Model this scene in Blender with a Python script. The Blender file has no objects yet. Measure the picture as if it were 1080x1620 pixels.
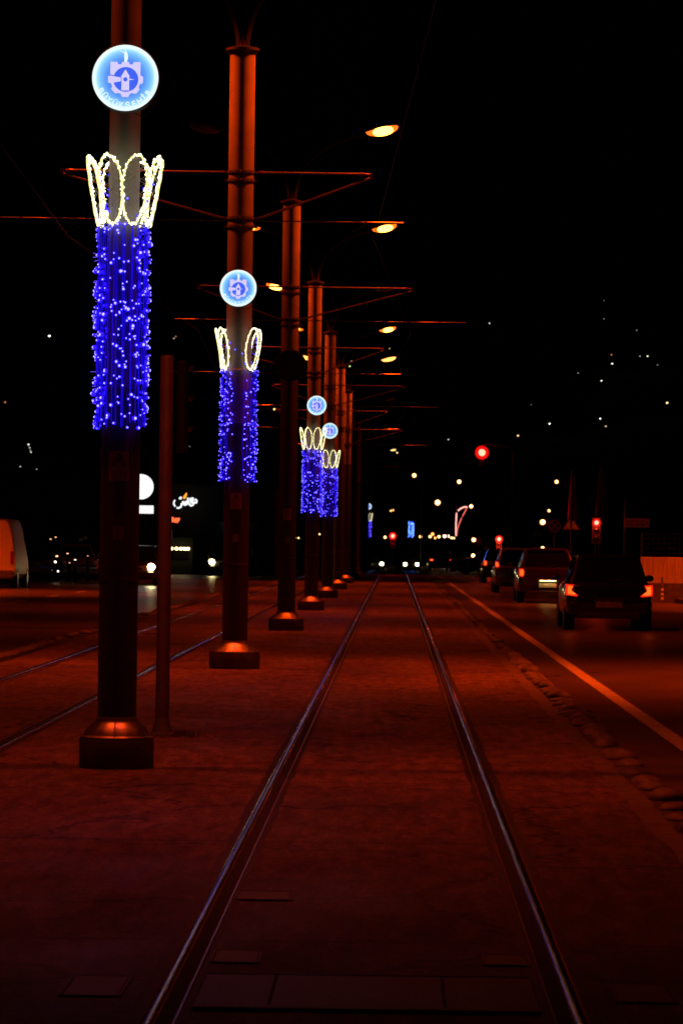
import bpy, math, random
from mathutils import Vector, Matrix
random.seed(7)
S = bpy.context.scene
COL = S.collection
R = math.radians
F = 6000.0          # focal length in photo pixels
CAMH = 1.65
ROLL = R(0.8)

# ------------------------------------------------------------------ camera
cam = bpy.data.objects.new('camera', bpy.data.cameras.new('camera'))
COL.objects.link(cam)
cam.location = (0, 0, CAMH)
cam.rotation_euler = (R(90), -ROLL, 0)
cd = cam.data
cd.sensor_fit = 'HORIZONTAL'; cd.sensor_width = 36; cd.lens = 200
cd.shift_x = (540-624)/1080; cd.shift_y = (862-810)/1080
cd.clip_start = 0.3; cd.clip_end = 9000
cd.dof.use_dof = True; cd.dof.focus_distance = 36; cd.dof.aperture_fstop = 15
S.camera = cam

# ------------------------------------------------------------------ night sky, exposure
w = bpy.data.worlds.new("World"); S.world = w; w.use_nodes = True
nt = w.node_tree
sky = nt.nodes.new('ShaderNodeTexSky'); sky.sky_type = 'NISHITA'; sky.sun_disc = False
sky.sun_elevation = R(-9); sky.sun_rotation = R(200)
nt.links.new(sky.outputs[0], nt.nodes['Background'].inputs[0])
nt.nodes['Background'].inputs[1].default_value = 0.02
S.view_settings.view_transform = 'Standard'; S.view_settings.look = 'None'
S.view_settings.exposure = 0; S.view_settings.gamma = 1
S.render.engine = 'CYCLES'
S.cycles.use_denoising = True
S.cycles.max_bounces = 5
S.cycles.sample_clamp_indirect = 6.0
S.cycles.caustics_reflective = False; S.cycles.caustics_refractive = False

SODIUM = (1.0, 0.054, 0.001)     # light that a sodium lamp throws in this photograph
LAMP_W = 500                      # watts of one lamp

# ------------------------------------------------------------------ helpers
def ray(px, py):
    dx, dy = px-624, 862-py
    c, s = math.cos(ROLL), math.sin(ROLL)
    return (dx*c-dy*s)/F, (dx*s+dy*c)/F
def at(px, py, Z):
    a, b = ray(px, py)
    return Vector((a*Z, Z, CAMH+b*Z))
def gz(y):                         # ground profile: level to the crossing, then a gentle dip
    if y < 208: return 0.0
    if y < 440: return -1.15*(1-math.cos((y-208)/232*math.pi))/2
    return -1.15
def mat(name, col, rough=0.6, metal=0.0, noise=0, nscale=8, bump=0, bscale=60, emis=None, strength=0, coat=0, detail=6, stretch=None, spec=None):
    m = bpy.data.materials.new(name); m.use_nodes = True
    n = m.node_tree; p = n.nodes['Principled BSDF']
    p.inputs['Base Color'].default_value = (*col, 1)
    p.inputs['Roughness'].default_value = rough
    p.inputs['Metallic'].default_value = metal
    if coat: p.inputs['Coat Weight'].default_value = coat; p.inputs['Coat Roughness'].default_value = 0.08
    if spec is not None: p.inputs['Specular IOR Level'].default_value = spec
    if emis:
        p.inputs['Emission Color'].default_value = (*emis, 1)
        p.inputs['Emission Strength'].default_value = strength
    if noise or bump:
        tc = n.nodes.new('ShaderNodeTexCoord'); mp = n.nodes.new('ShaderNodeMapping')
        if stretch: mp.inputs['Scale'].default_value = stretch
        n.links.new(tc.outputs['Object'], mp.inputs[0])
    if noise:
        t = n.nodes.new('ShaderNodeTexNoise'); t.inputs['Scale'].default_value = nscale; t.inputs['Detail'].default_value = detail
        n.links.new(mp.outputs[0], t.inputs['Vector'])
        r = n.nodes.new('ShaderNodeValToRGB')
        r.color_ramp.elements[0].position = .3; r.color_ramp.elements[1].position = .7
        r.color_ramp.elements[0].color = (*[c*(1-noise) for c in col], 1)
        r.color_ramp.elements[1].color = (*[min(1, c*(1+noise)) for c in col], 1)
        n.links.new(t.outputs[0], r.inputs[0]); n.links.new(r.outputs[0], p.inputs['Base Color'])
        mr = n.nodes.new('ShaderNodeMapRange')
        mr.inputs['To Min'].default_value = max(0.02, rough-.1); mr.inputs['To Max'].default_value = min(1, rough+.12)
        n.links.new(t.outputs[0], mr.inputs[0]); n.links.new(mr.outputs[0], p.inputs['Roughness'])
    if bump:
        t2 = n.nodes.new('ShaderNodeTexNoise'); t2.inputs['Scale'].default_value = bscale; t2.inputs['Detail'].default_value = 4
        n.links.new(mp.outputs[0], t2.inputs['Vector'])
        b = n.nodes.new('ShaderNodeBump'); b.inputs['Strength'].default_value = bump; b.inputs['Distance'].default_value = .01
        n.links.new(t2.outputs[0], b.inputs['Height']); n.links.new(b.outputs[0], p.inputs['Normal'])
    return m
def emat(name, col, strength):
    return mat(name, (.02, .02, .02), .5, emis=col, strength=strength)

class MB:
    def __init__(s): s.v = []; s.f = []
    def add(s, vs, fs):
        o = len(s.v); s.v += [tuple(v) for v in vs]; s.f += [tuple(i+o for i in f) for f in fs]; return s
    def box(s, c, d, rot=None):
        x, y, z = d[0]/2, d[1]/2, d[2]/2
        vs = [Vector(p) for p in ((-x,-y,-z),(x,-y,-z),(x,y,-z),(-x,y,-z),(-x,-y,z),(x,-y,z),(x,y,z),(-x,y,z))]
        if rot is not None: vs = [rot @ v for v in vs]
        return s.add([v+Vector(c) for v in vs], [(0,3,2,1),(4,5,6,7),(0,1,5,4),(1,2,6,5),(2,3,7,6),(3,0,4,7)])
    def bbox(s, c, d, b=.01):       # box with chamfered vertical and top edges
        x, y, z = d[0]/2, d[1]/2, d[2]/2
        pl = [(x-b,-y),(x,-y+b),(x,y-b),(x-b,y),(-x+b,y),(-x,y-b),(-x,-y+b),(-x+b,-y)]
        pi = [(px*(1-b/x), py*(1-b/y)) for px, py in pl]
        vs = [(p[0], p[1], -z) for p in pl]+[(p[0], p[1], z-b) for p in pl]+[(p[0], p[1], z) for p in pi]
        fs = [tuple(reversed(range(8))), tuple(range(16, 24))]
        for k in (0, 8):
            for i in range(8): j = (i+1) % 8; fs.append((k+i, k+j, k+8+j, k+8+i))
        return s.add([Vector(v)+Vector(c) for v in vs], fs)
    def tube(s, pts, r, n=8, caps=True):
        pts = [Vector(p) for p in pts]
        rs = r if isinstance(r, (list, tuple)) else [r]*len(pts)
        o = len(s.v); prev = None
        for i, p in enumerate(pts):
            t = (pts[min(i+1, len(pts)-1)]-pts[max(i-1, 0)])
            t = t.normalized() if t.length > 1e-9 else Vector((0,0,1))
            if prev is None:
                a = t.orthogonal().normalized()
            else:
                a = (prev-t*prev.dot(t)).normalized()
            prev = a; b = t.cross(a)
            for k in range(n):
                q = 2*math.pi*k/n
                s.v.append(tuple(p+(a*math.cos(q)+b*math.sin(q))*rs[i]))
        for i in range(len(pts)-1):
            for k in range(n):
                k2 = (k+1) % n
                s.f.append((o+i*n+k, o+i*n+k2, o+(i+1)*n+k2, o+(i+1)*n+k))
        if caps:
            s.f.append(tuple(o+k for k in reversed(range(n))))
            s.f.append(tuple(o+(len(pts)-1)*n+k for k in range(n)))
        return s
    def lathe(s, prof, c=(0,0,0), n=32, rot=None):   # prof: list of (r, z)
        o = len(s.v); c = Vector(c)
        for r, z in prof:
            for k in range(n):
                q = 2*math.pi*k/n
                v = Vector((r*math.cos(q), r*math.sin(q), z))
                if rot is not None: v = rot @ v
                s.v.append(tuple(v+c))
        for i in range(len(prof)-1):
            for k in range(n):
                k2 = (k+1) % n
                s.f.append((o+i*n+k, o+i*n+k2, o+(i+1)*n+k2, o+(i+1)*n+k))
        if prof[0][0] > 1e-6: s.f.append(tuple(o+k for k in reversed(range(n))))
        if prof[-1][0] > 1e-6: s.f.append(tuple(o+(len(prof)-1)*n+k for k in range(n)))
        return s
    def ball(s, c, r, sc=(1,1,1), n=8, m=5, rot=None):
        prof = [(max(1e-7, math.sin(math.pi*i/m)), -math.cos(math.pi*i/m)) for i in range(m+1)]
        o = len(s.v); s.lathe(prof, n=n)
        for i in range(o, len(s.v)):
            v = Vector(s.v[i]); v = Vector((v.x*sc[0]*r, v.y*sc[1]*r, v.z*sc[2]*r))
            if rot is not None: v = rot @ v
            s.v[i] = tuple(v+Vector(c))
        return s
    def prism(s, outline, y0, y1):   # outline in (x,z), extruded along y
        o = len(s.v); n = len(outline)
        for y in (y0, y1):
            for x, z in outline: s.v.append((x, y, z))
        s.f.append(tuple(o+i for i in range(n))); s.f.append(tuple(o+n+i for i in reversed(range(n))))
        for i in range(n):
            j = (i+1) % n; s.f.append((o+i, o+n+i, o+n+j, o+j))
        return s
    def build(s, name, m=None, parent=None, loc=(0,0,0), rot=(0,0,0), smooth=False, fix=True):
        me = bpy.data.meshes.new(name); me.from_pydata(s.v, [], s.f)
        if fix:
            import bmesh
            bm = bmesh.new(); bm.from_mesh(me)
            bmesh.ops.remove_doubles(bm, verts=bm.verts, dist=1e-6)
            bmesh.ops.recalc_face_normals(bm, faces=bm.faces); bm.to_mesh(me); bm.free()
        if m: me.materials.append(m)
        if smooth:
            for p in me.polygons: p.use_smooth = True
            me.set_sharp_from_angle(angle=R(40))
        o = bpy.data.objects.new(name, me); COL.objects.link(o)
        o.location = loc; o.rotation_euler = rot
        if parent: o.parent = parent
        return o
def tag(o, label=None, cat=None, group=None, kind=None):
    if label: o['label'] = label
    if cat: o['category'] = cat
    if group: o['group'] = group
    if kind: o['kind'] = kind
    return o
def empty(name, loc, label, cat, group=None, rz=0):
    o = bpy.data.objects.new(name, None); COL.objects.link(o)
    o.location = loc; o.rotation_euler = (0, 0, rz); o.empty_display_size = .2
    return tag(o, label, cat, group)

# ------------------------------------------------------------------ materials
M = {}
M['asphalt'] = mat('road asphalt', (.115,.088,.066), .3, noise=.3, nscale=.9, bump=.25, bscale=90, spec=.24)
M['lot'] = mat('worn asphalt', (.045,.045,.045), .55, noise=.4, nscale=.4, bump=.5, bscale=60)
M['white'] = mat('worn road paint', (.58,.57,.54), .55, noise=.3, nscale=5, bump=.3)
M['mast'] = mat('grey mast paint', (.225,.225,.22), .42, noise=.12, nscale=5)
M['mast_shade'] = mat('mast paint darkened as shade', (.06,.058,.055), .6, noise=.25, nscale=6)  # mast grey darkened; the dimness of the lower shafts is in the colour
M['masthood'] = mat('brushed steel hood', (.55,.54,.52), .38, metal=.9, noise=.35, nscale=14)
M['drum'] = mat('dark painted drum', (.085,.082,.08), .5, noise=.35, nscale=8)
M['dark'] = mat('dark painted metal', (.016,.016,.016), .55)
M['steel'] = mat('galvanised tube', (.2,.2,.2), .35, metal=.6, noise=.2, nscale=20)
M['rail'] = mat('polished rail', (.78,.36,.42), .1, metal=1, noise=.12, nscale=6, stretch=(8,1,1))
M['rust'] = mat('rusty rail lip', (.42,.32,.24), .3, metal=.8, noise=.5, nscale=30)
M['groove'] = mat('flat black groove', (.008,.008,.008), .85)
M['tar'] = mat('tar joint', (.016,.015,.015), .7, noise=.4, nscale=12)
M['rubber'] = mat('tyre rubber', (.012,.012,.012), .7)
M['glass'] = mat('dark car glass', (.006,.006,.007), .06, coat=.3)
M['rim'] = mat('wheel rim', (.3,.3,.3), .3, metal=.8)
M['copper'] = mat('contact wire', (.02,.012,.01), .7)
M['ins'] = mat('brown insulator', (.12,.05,.03), .3)
M['sooty'] = mat('matt black plastic', (.005,.005,.005), .7, spec=.2)
M['lid'] = mat('iron lid', (.07,.065,.06), .6, noise=.3, nscale=20)
M['lamp_core'] = emat('sodium arc', (1,.42,.055), 9)
M['glow_lamp'] = emat('lit sodium bowl', (1,.14,.008), 1.9)
M['glow_dim'] = emat('dim sodium bowl', (1,.4,.08), 3)
M['off_lamp'] = mat('unlit bowl', (.2,.2,.2), .2)
M['plate_y'] = mat('warning plate', (.42,.30,.05), .5)
M['plate_k'] = mat('warning ink', (.02,.02,.02), .5)
M['plate_g'] = mat('number plate grey', (.35,.33,.3), .5)
M['crown'] = emat('warm white led rope', (1,.88,.3), 1.3); M['crown_b'] = emat('warm white led', (1,.96,.6), 3.4)
M['wire'] = mat('pale lamp wire', (.5,.5,.5), .3)
M['clear'] = mat('clear plastic cable', (.25,.25,.32), .25)
M['led'] = emat('blue led shell', (.012,.004,1), 3.0); M['tip'] = emat('blue led tip', (.2,.17,1), 4.2)
M['led_soft'] = M['led']
M['led_tube'] = emat('blue lit strand', (.012,.003,1), .75)

# sign face: backlit opal disc, brighter where the ring of tubes sits behind its rim
def disc_material():
    m = bpy.data.materials.new('backlit disc face'); m.use_nodes = True
    n = m.node_tree; p = n.nodes['Principled BSDF']
    p.inputs['Base Color'].default_value = (.02,.02,.02,1); p.inputs['Roughness'].default_value = .3
    tc = n.nodes.new('ShaderNodeTexCoord'); le = n.nodes.new('ShaderNodeVectorMath'); le.operation = 'LENGTH'
    mp = n.nodes.new('ShaderNodeMapping'); mp.inputs['Scale'].default_value = (1/.235, 0, 1/.235)
    n.links.new(tc.outputs['Object'], mp.inputs[0]); n.links.new(mp.outputs[0], le.inputs[0])
    r = n.nodes.new('ShaderNodeValToRGB'); cr = r.color_ramp
    cr.elements[0].position = 0; cr.elements[0].color = (.06,.15,.92,1)
    cr.elements[1].position = 1; cr.elements[1].color = (.85,1.0,1.0,1)
    for pos, c in ((.42, (.08,.2,.9)), (.6, (.11,.32,.91)), (.75, (.2,.52,.97)), (.85, (.36,.76,1.0)), (.91, (.8,1.0,1.0))):
        e = cr.elements.new(pos); e.color = (*c, 1)
    n.links.new(le.outputs['Value'], r.inputs[0]); n.links.new(r.outputs[0], p.inputs['Emission Color'])
    p.inputs['Emission Strength'].default_value = 1.0
    return m
M['disc'] = disc_material()
M['emblem'] = emat('lit lilac emblem', (.68,.62,.98), 1.0)
M['emblem_w'] = emat('lit white lettering', (.82,.97,1.0), 1.0)
M['emblem_b'] = emat('lit blue emblem ground', (.055,.13,.93), 1.0)

# ------------------------------------------------------------------ ground sheets
def sheet(name, x0, x1, y0, y1, dz, m, ystep=8.0, kind='structure', wob=0):
    mb = MB(); ys = []; y = y0
    while y < y1-1e-6: ys.append(y); y += ystep
    ys.append(y1)
    vs = []
    for y in ys:
        a = random.uniform(-wob, wob) if wob else 0; b = random.uniform(-wob, wob) if wob else 0
        vs += [(x0+a, y, gz(y)+dz), (x1+b, y, gz(y)+dz)]
    mb.add(vs, [(2*i, 2*i+1, 2*i+3, 2*i+2) for i in range(len(ys)-1)])
    o = mb.build(name, m, fix=False); tag(o, kind=kind); return o
def hill_h(x, y):
    if y < 650: return gz(y)
    t = min(1, (y-650)/900); t = t*t*(3-2*t)
    side = 0.55+0.45*math.tanh((x-10)/90) + .25*math.exp(-((x+120)/90)**2)
    return gz(y)+t*side*(150+18*math.sin(x*.021+1)+9*math.sin(x*.057+y*.01))
# wide terrain reaching the horizon, with the dark hill
g = MB(); xs = [-3000,-1200,-600]+[-400+20*i for i in range(41)]+[600,1200,3000]
ys = [-60,0,60,120,180,208,230,260,290,320,350,380,410,440,520,600,650]+[680+40*i for i in range(25)]+[2200,3500,6000]
vs = [(x, y, hill_h(x, min(y, 1640)) -.03) for y in ys for x in xs]
nx = len(xs)
g.add(vs, [(j*nx+i, j*nx+i+1, (j+1)*nx+i+1, (j+1)*nx+i) for j in range(len(ys)-1) for i in range(nx-1)])
tag(g.build('ground', mat('dark earth', (.03,.028,.025), .9, noise=.4, nscale=.2), fix=False, smooth=True), kind='structure')

def slab_mat():
    m = mat('tramway concrete', (.088,.086,.084), .5, spec=.1)
    n = m.node_tree; p = n.nodes['Principled BSDF']
    tc = n.nodes.new('ShaderNodeTexCoord')
    def noise(scale, sc, det=6):
        mp = n.nodes.new('ShaderNodeMapping'); mp.inputs['Scale'].default_value = sc
        n.links.new(tc.outputs['Object'], mp.inputs[0])
        t = n.nodes.new('ShaderNodeTexNoise'); t.inputs['Scale'].default_value = scale; t.inputs['Detail'].default_value = det
        n.links.new(mp.outputs[0], t.inputs['Vector']); return t.outputs[0]
    def mul(a, b):
        k = n.nodes.new('ShaderNodeMath'); k.operation = 'MULTIPLY'
        for i, v in enumerate((a, b)):
            if isinstance(v, (int, float)): k.inputs[i].default_value = v
            else: n.links.new(v, k.inputs[i])
        return k.outputs[0]
    def rng(v, a, b, lo=0.3, hi=.7):
        r = n.nodes.new('ShaderNodeMapRange'); r.inputs['From Min'].default_value = lo; r.inputs['From Max'].default_value = hi
        r.inputs['To Min'].default_value = a; r.inputs['To Max'].default_value = b
        n.links.new(v, r.inputs[0]); return r.outputs[0]
    v = mul(rng(noise(.5, (1,.35,1)), .62, 1.38), rng(noise(3.5, (1.6,.5,1)), .8, 1.2))
    v = mul(v, rng(noise(40, (1,.3,1), 3), .62, 1.38))
    v = mul(v, rng(noise(7, (1.5,.22,1), 9), .62, 1.38))
    vo = n.nodes.new('ShaderNodeTexVoronoi'); vo.feature = 'DISTANCE_TO_EDGE'; vo.inputs['Scale'].default_value = .33
    wm = n.nodes.new('ShaderNodeVectorMath'); wm.operation = 'MULTIPLY_ADD'
    nz = n.nodes.new('ShaderNodeTexNoise'); nz.inputs['Scale'].default_value = 2.5; n.links.new(tc.outputs['Object'], nz.inputs['Vector'])
    n.links.new(nz.outputs['Color'], wm.inputs[0]); wm.inputs[1].default_value = (.6,.9,0); n.links.new(tc.outputs['Object'], wm.inputs[2])
    n.links.new(wm.outputs[0], vo.inputs['Vector'])
    v = mul(v, rng(vo.outputs['Distance'], .3, 1, .003, .012))
    # narrow stained bands across the slabs at the joints, every 5.2 m
    sx = n.nodes.new('ShaderNodeSeparateXYZ'); n.links.new(tc.outputs['Object'], sx.inputs[0])
    pp = n.nodes.new('ShaderNodeMath'); pp.operation = 'PINGPONG'; pp.inputs[1].default_value = 2.6
    n.links.new(sx.outputs['Y'], pp.inputs[0])
    v = mul(v, rng(pp.outputs[0], .55, 1, .015, .05))
    v2 = mul(v, .148)
    cb = n.nodes.new('ShaderNodeCombineColor')
    for i, k_ in enumerate((1.08, .74, .52)): n.links.new(mul(v2, k_), cb.inputs[i])
    n.links.new(cb.outputs[0], p.inputs['Base Color'])
    n.links.new(rng(noise(1.2, (1,.4,1)), .5, .75), p.inputs['Roughness'])
    wv = n.nodes.new('ShaderNodeTexWave'); wv.bands_direction = 'Y'; wv.inputs['Scale'].default_value = 2.2
    wv.inputs['Distortion'].default_value = 1.6; wv.inputs['Detail'].default_value = 2
    n.links.new(tc.outputs['Object'], wv.inputs['Vector'])
    h = n.nodes.new('ShaderNodeMath'); h.operation = 'ADD'
    n.links.new(mul(wv.outputs['Fac'], .35), h.inputs[0]); n.links.new(noise(45, (1,1,1), 4), h.inputs[1])
    b = n.nodes.new('ShaderNodeBump'); b.inputs['Strength'].default_value = .8; b.inputs['Distance'].default_value = .012
    n.links.new(h.outputs[0], b.inputs['Height']); n.links.new(b.outputs[0], p.inputs['Normal'])
    return m
M['slab'] = slab_mat()
sheet('road_right', 1.64, 8.6, 4, 640, 0.0, M['asphalt'])
sheet('road_left', -14.2, -5.34, 4, 640, 0.0, M['asphalt'])
sheet('parking_ground', -60, -14.2, 4, 133, 0.001, M['lot'])
sheet('tramway_slab', -5.34, 1.64, 4, 206, 0.012, M['slab'])
sheet('crossing_asphalt', -5.34, 1.64, 206, 640, 0.002, M['asphalt'])
sheet('crossing_road', 8.6, 60, 206, 226, 0.0, M['asphalt'])
sheet('slab_edge_strip', 1.52, 1.66, 4, 206, 0.0165, mat('broken pale kerb', (.15,.12,.09), .6, noise=.5, nscale=6, bump=.6, bscale=30), ystep=.45, wob=.02)
sheet('slab_edge_strip', -5.38, -5.22, 4, 206, 0.0165, M['tar'], ystep=.9, wob=.02)
sheet('lane_line', 2.36, 2.52, 4, 206, 0.005, M['white'], ystep=6)
for k in range(9):
    sheet('lane_dash', 5.72, 5.84, 108+11*k, 112+11*k, 0.005, M['white'])
for k in range(14):
    sheet('lane_dash', -10.1, -9.98, 60+10*k, 63.4+10*k, 0.005, M['white'])
# raised pavement to the right of the road
pv = MB()
for y0, y1 in ((4, 200), (230, 500)):
    n = 30; vs = []
    for i in range(n+1):
        y = y0+(y1-y0)*i/n; z = gz(y)
        vs += [(8.6, y, z-.05), (8.6, y, z+.13), (30, y, z+.13)]
    pv.add(vs, [(3*i+a, 3*i+a+1, 3*i+a+4, 3*i+a+3) for i in range(n) for a in (0, 1)])
    pv.add([(8.6, y0, -.05), (30, y0, -.05), (30, y0, .13), (8.6, y0, .13)], [(0,1,2,3)])
tag(pv.build('pavement_right', mat('paving', (.10,.095,.09), .7, noise=.3, nscale=2, bump=.3, bscale=20)), kind='structure')

# rails -------------------------------------------------------------
def profile_strip(name, prof, y0, y1, m, step=6.0, smooth=True, jitter=None):
    mb = MB(); ys = []; y = y0
    while y < y1: ys.append(y); y += step
    ys.append(y1); n = len(prof); vs = []
    for y in ys:
        for i, (x, z) in enumerate(prof):
            j = random.uniform(-jitter, jitter) if jitter and i in (0, n-1) else 0
            vs.append((x+j, y, z+gz(y)))
    mb.add(vs, [(k*n+i, k*n+i+1, (k+1)*n+i+1, (k+1)*n+i) for k in range(len(ys)-1) for i in range(n-1)])
    o = mb.build(name, m, smooth=smooth, fix=False); tag(o, kind='structure'); return o
def rail(cx, inner, y0=5, y1=205.5):
    """grooved rail: round polished head, flat black groove on the inner side, thin rusty keeper lip"""
    B = .0
    head = [(-.028,.013),(-.0275,.02),(-.024,.0262),(-.017,.0305),(-.009,.033),(0,.0338),(.009,.033),(.017,.0305),(.024,.0262),(.0275,.02),(.028,.013)]
    profile_strip('rail_head', [(cx+x, z) for x, z in head], y0, y1, M['rail'])
    a = cx+inner*.028; b = cx+inner*.085
    lo, hi = min(a, b), max(a, b)
    profile_strip('rail_groove', [(lo, .0155), (hi, .0155)], y0, y1, M['groove'])  # groove drawn as a flat black strip, not cut in
    l0, l1 = (b, b+inner*.012); lo, hi = min(l0, l1), max(l0, l1)
    profile_strip('rail_lip', [(lo,.013),(lo+.003,.024),(hi-.003,.024),(hi,.013)], y0, y1, M['rust'])
    a = cx-inner*.028; b = cx-inner*.075; lo, hi = min(a, b), max(a, b)
    profile_strip('rail_tar_band', [(lo, .0145), (hi, .0145)], y0, y1, M['tar'], step=.45, jitter=.012)
    a = cx+inner*.097; b = cx+inner*.13; lo, hi = min(a, b), max(a, b)
    profile_strip('rail_tar_band', [(lo, .0145), (hi, .0145)], y0, y1, M['tar'], step=.45, jitter=.012)
for cx, inn in ((-.815, 1), (.665, -1), (-3.075, -1), (-4.545, 1)):
    rail(cx, inn)

# steel drain covers across the near track
def drain():
    e = empty('drain_cover', (0, 0, 0), 'wide steel drain cover lying between the rails nearest the camera', 'drain cover')
    m = mat('wet chequered steel', (.07,.042,.028), .5, metal=.1, spec=.15, noise=.4, nscale=9, bump=.8, bscale=55)
    MB().bbox((-.075, 13.78, .014), (1.22, .98, .022), .004).build('cover_plate', m, e)
    MB().box((-.075, 14.31, .0145), (1.22, .03, .025)).build('edge_frame', M['lid'], e)
    MB().box((-.075, 13.255, .0145), (1.22, .03, .025)).build('edge_frame', M['lid'], e)
    for sx in (-.42, .2): MB().box((sx, 13.8, .0262), (.012, .9, .003)).build('seam', M['groove'], e)
drain()
for x, y, w_, l_, lab in ((-.60, 14.95, .17, .42, 'small square cover beside the left rail behind the drain'),
                    (.46, 14.95, .16, .36, 'small square cover inside the right rail behind the drain'),
                    (-.58, 17.55, .24, .40, 'narrow cover set between the rails farther up the near track'),
                    (-1.07, 13.9, .2, .6, 'steel joint box outside the left rail next to the drain'),
                    (.93, 13.9, .2, .55, 'steel joint box outside the right rail next to the drain')):
    e = empty('rail_box', (x, y, 0), lab, 'cover')
    MB().bbox((0, 0, .013), (w_, l_, .012), .003).build('lid', M['lid'], e)
    f = MB()
    for sx in (-1, 1): f.box((sx*(w_/2+.008), 0, .0135), (.01, l_+.03, .015))
    for sy in (-1, 1): f.box((0, sy*(l_/2+.008), .0135), (w_-.004, .01, .015))
    f.build('frame', M['lid'], e)

# dome lane separators ----------------------------------------------
dm = mat('dusty separator stone', (.14,.13,.12), .6, noise=.4, nscale=12, bump=.5, bscale=40)
db = MB().lathe([(.125,0),(.125,.02),(.115,.05),(.092,.08),(.06,.1),(.03,.11),(1e-7,.112)], n=20)
first = None
def domes(x0, ys, label, group, s=1.0):
    global first
    for i, y in enumerate(ys):
        if first is None: o = first = db.build('separator_dome', dm, smooth=True)
        else: o = first.copy(); COL.objects.link(o)
        o.location = (x0+random.uniform(-.02, .02), y, gz(y)+random.uniform(-.012, .004))
        k = s*random.uniform(.78, 1.02); o.scale = (k, k*random.uniform(1.0,1.5), k*random.uniform(.45, .95)); o.rotation_euler = (random.uniform(-.06,.06), random.uniform(-.06,.06), random.uniform(0, 3))
        tag(o, label, 'road divider', group)
y = 21.2; ys_ = []
while y < 62: ys_.append(y); y += .92 + random.uniform(-.04, .04)
domes(1.79, ys_, 'low stone dome in the row between tram slab and right road', 'separator domes along the right road')
y = 62; ys_ = []
while y < 140: ys_.append(y); y += 1.5
domes(1.79, ys_, 'low stone dome in the row between tram slab and right road', 'separator domes along the right road', .75)
y = 50; ys_ = []
while y < 120: ys_.append(y); y += 1.3
domes(-5.5, ys_, 'low stone dome in the row beside the left road', 'separator domes along the left road', .9)

# ------------------------------------------------------------------ text
def text_mesh(body, size, depth, bold=0.0):
    cu = bpy.data.curves.new('t', 'FONT'); cu.body = body; cu.size = size; cu.extrude = depth/2; cu.offset = bold
    cu.align_x = 'CENTER'; cu.align_y = 'CENTER'; cu.resolution_u = 3
    o = bpy.data.objects.new('t', cu); COL.objects.link(o)
    dg = bpy.context.evaluated_depsgraph_get(); dg.update()
    me = bpy.data.meshes.new_from_object(o.evaluated_get(dg))
    COL.objects.unlink(o); bpy.data.objects.remove(o)
    return me
def text_into(mb, body, size, depth, xf, bold=0.0):
    me = text_mesh(body, size, depth, bold)
    mb.add([xf @ v.co for v in me.vertices], [tuple(p.vertices) for p in me.polygons])
    bpy.data.meshes.remove(me)
STAND = Matrix.Rotation(R(90), 4, 'X')     # text lying in XY -> standing, facing -Y

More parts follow.
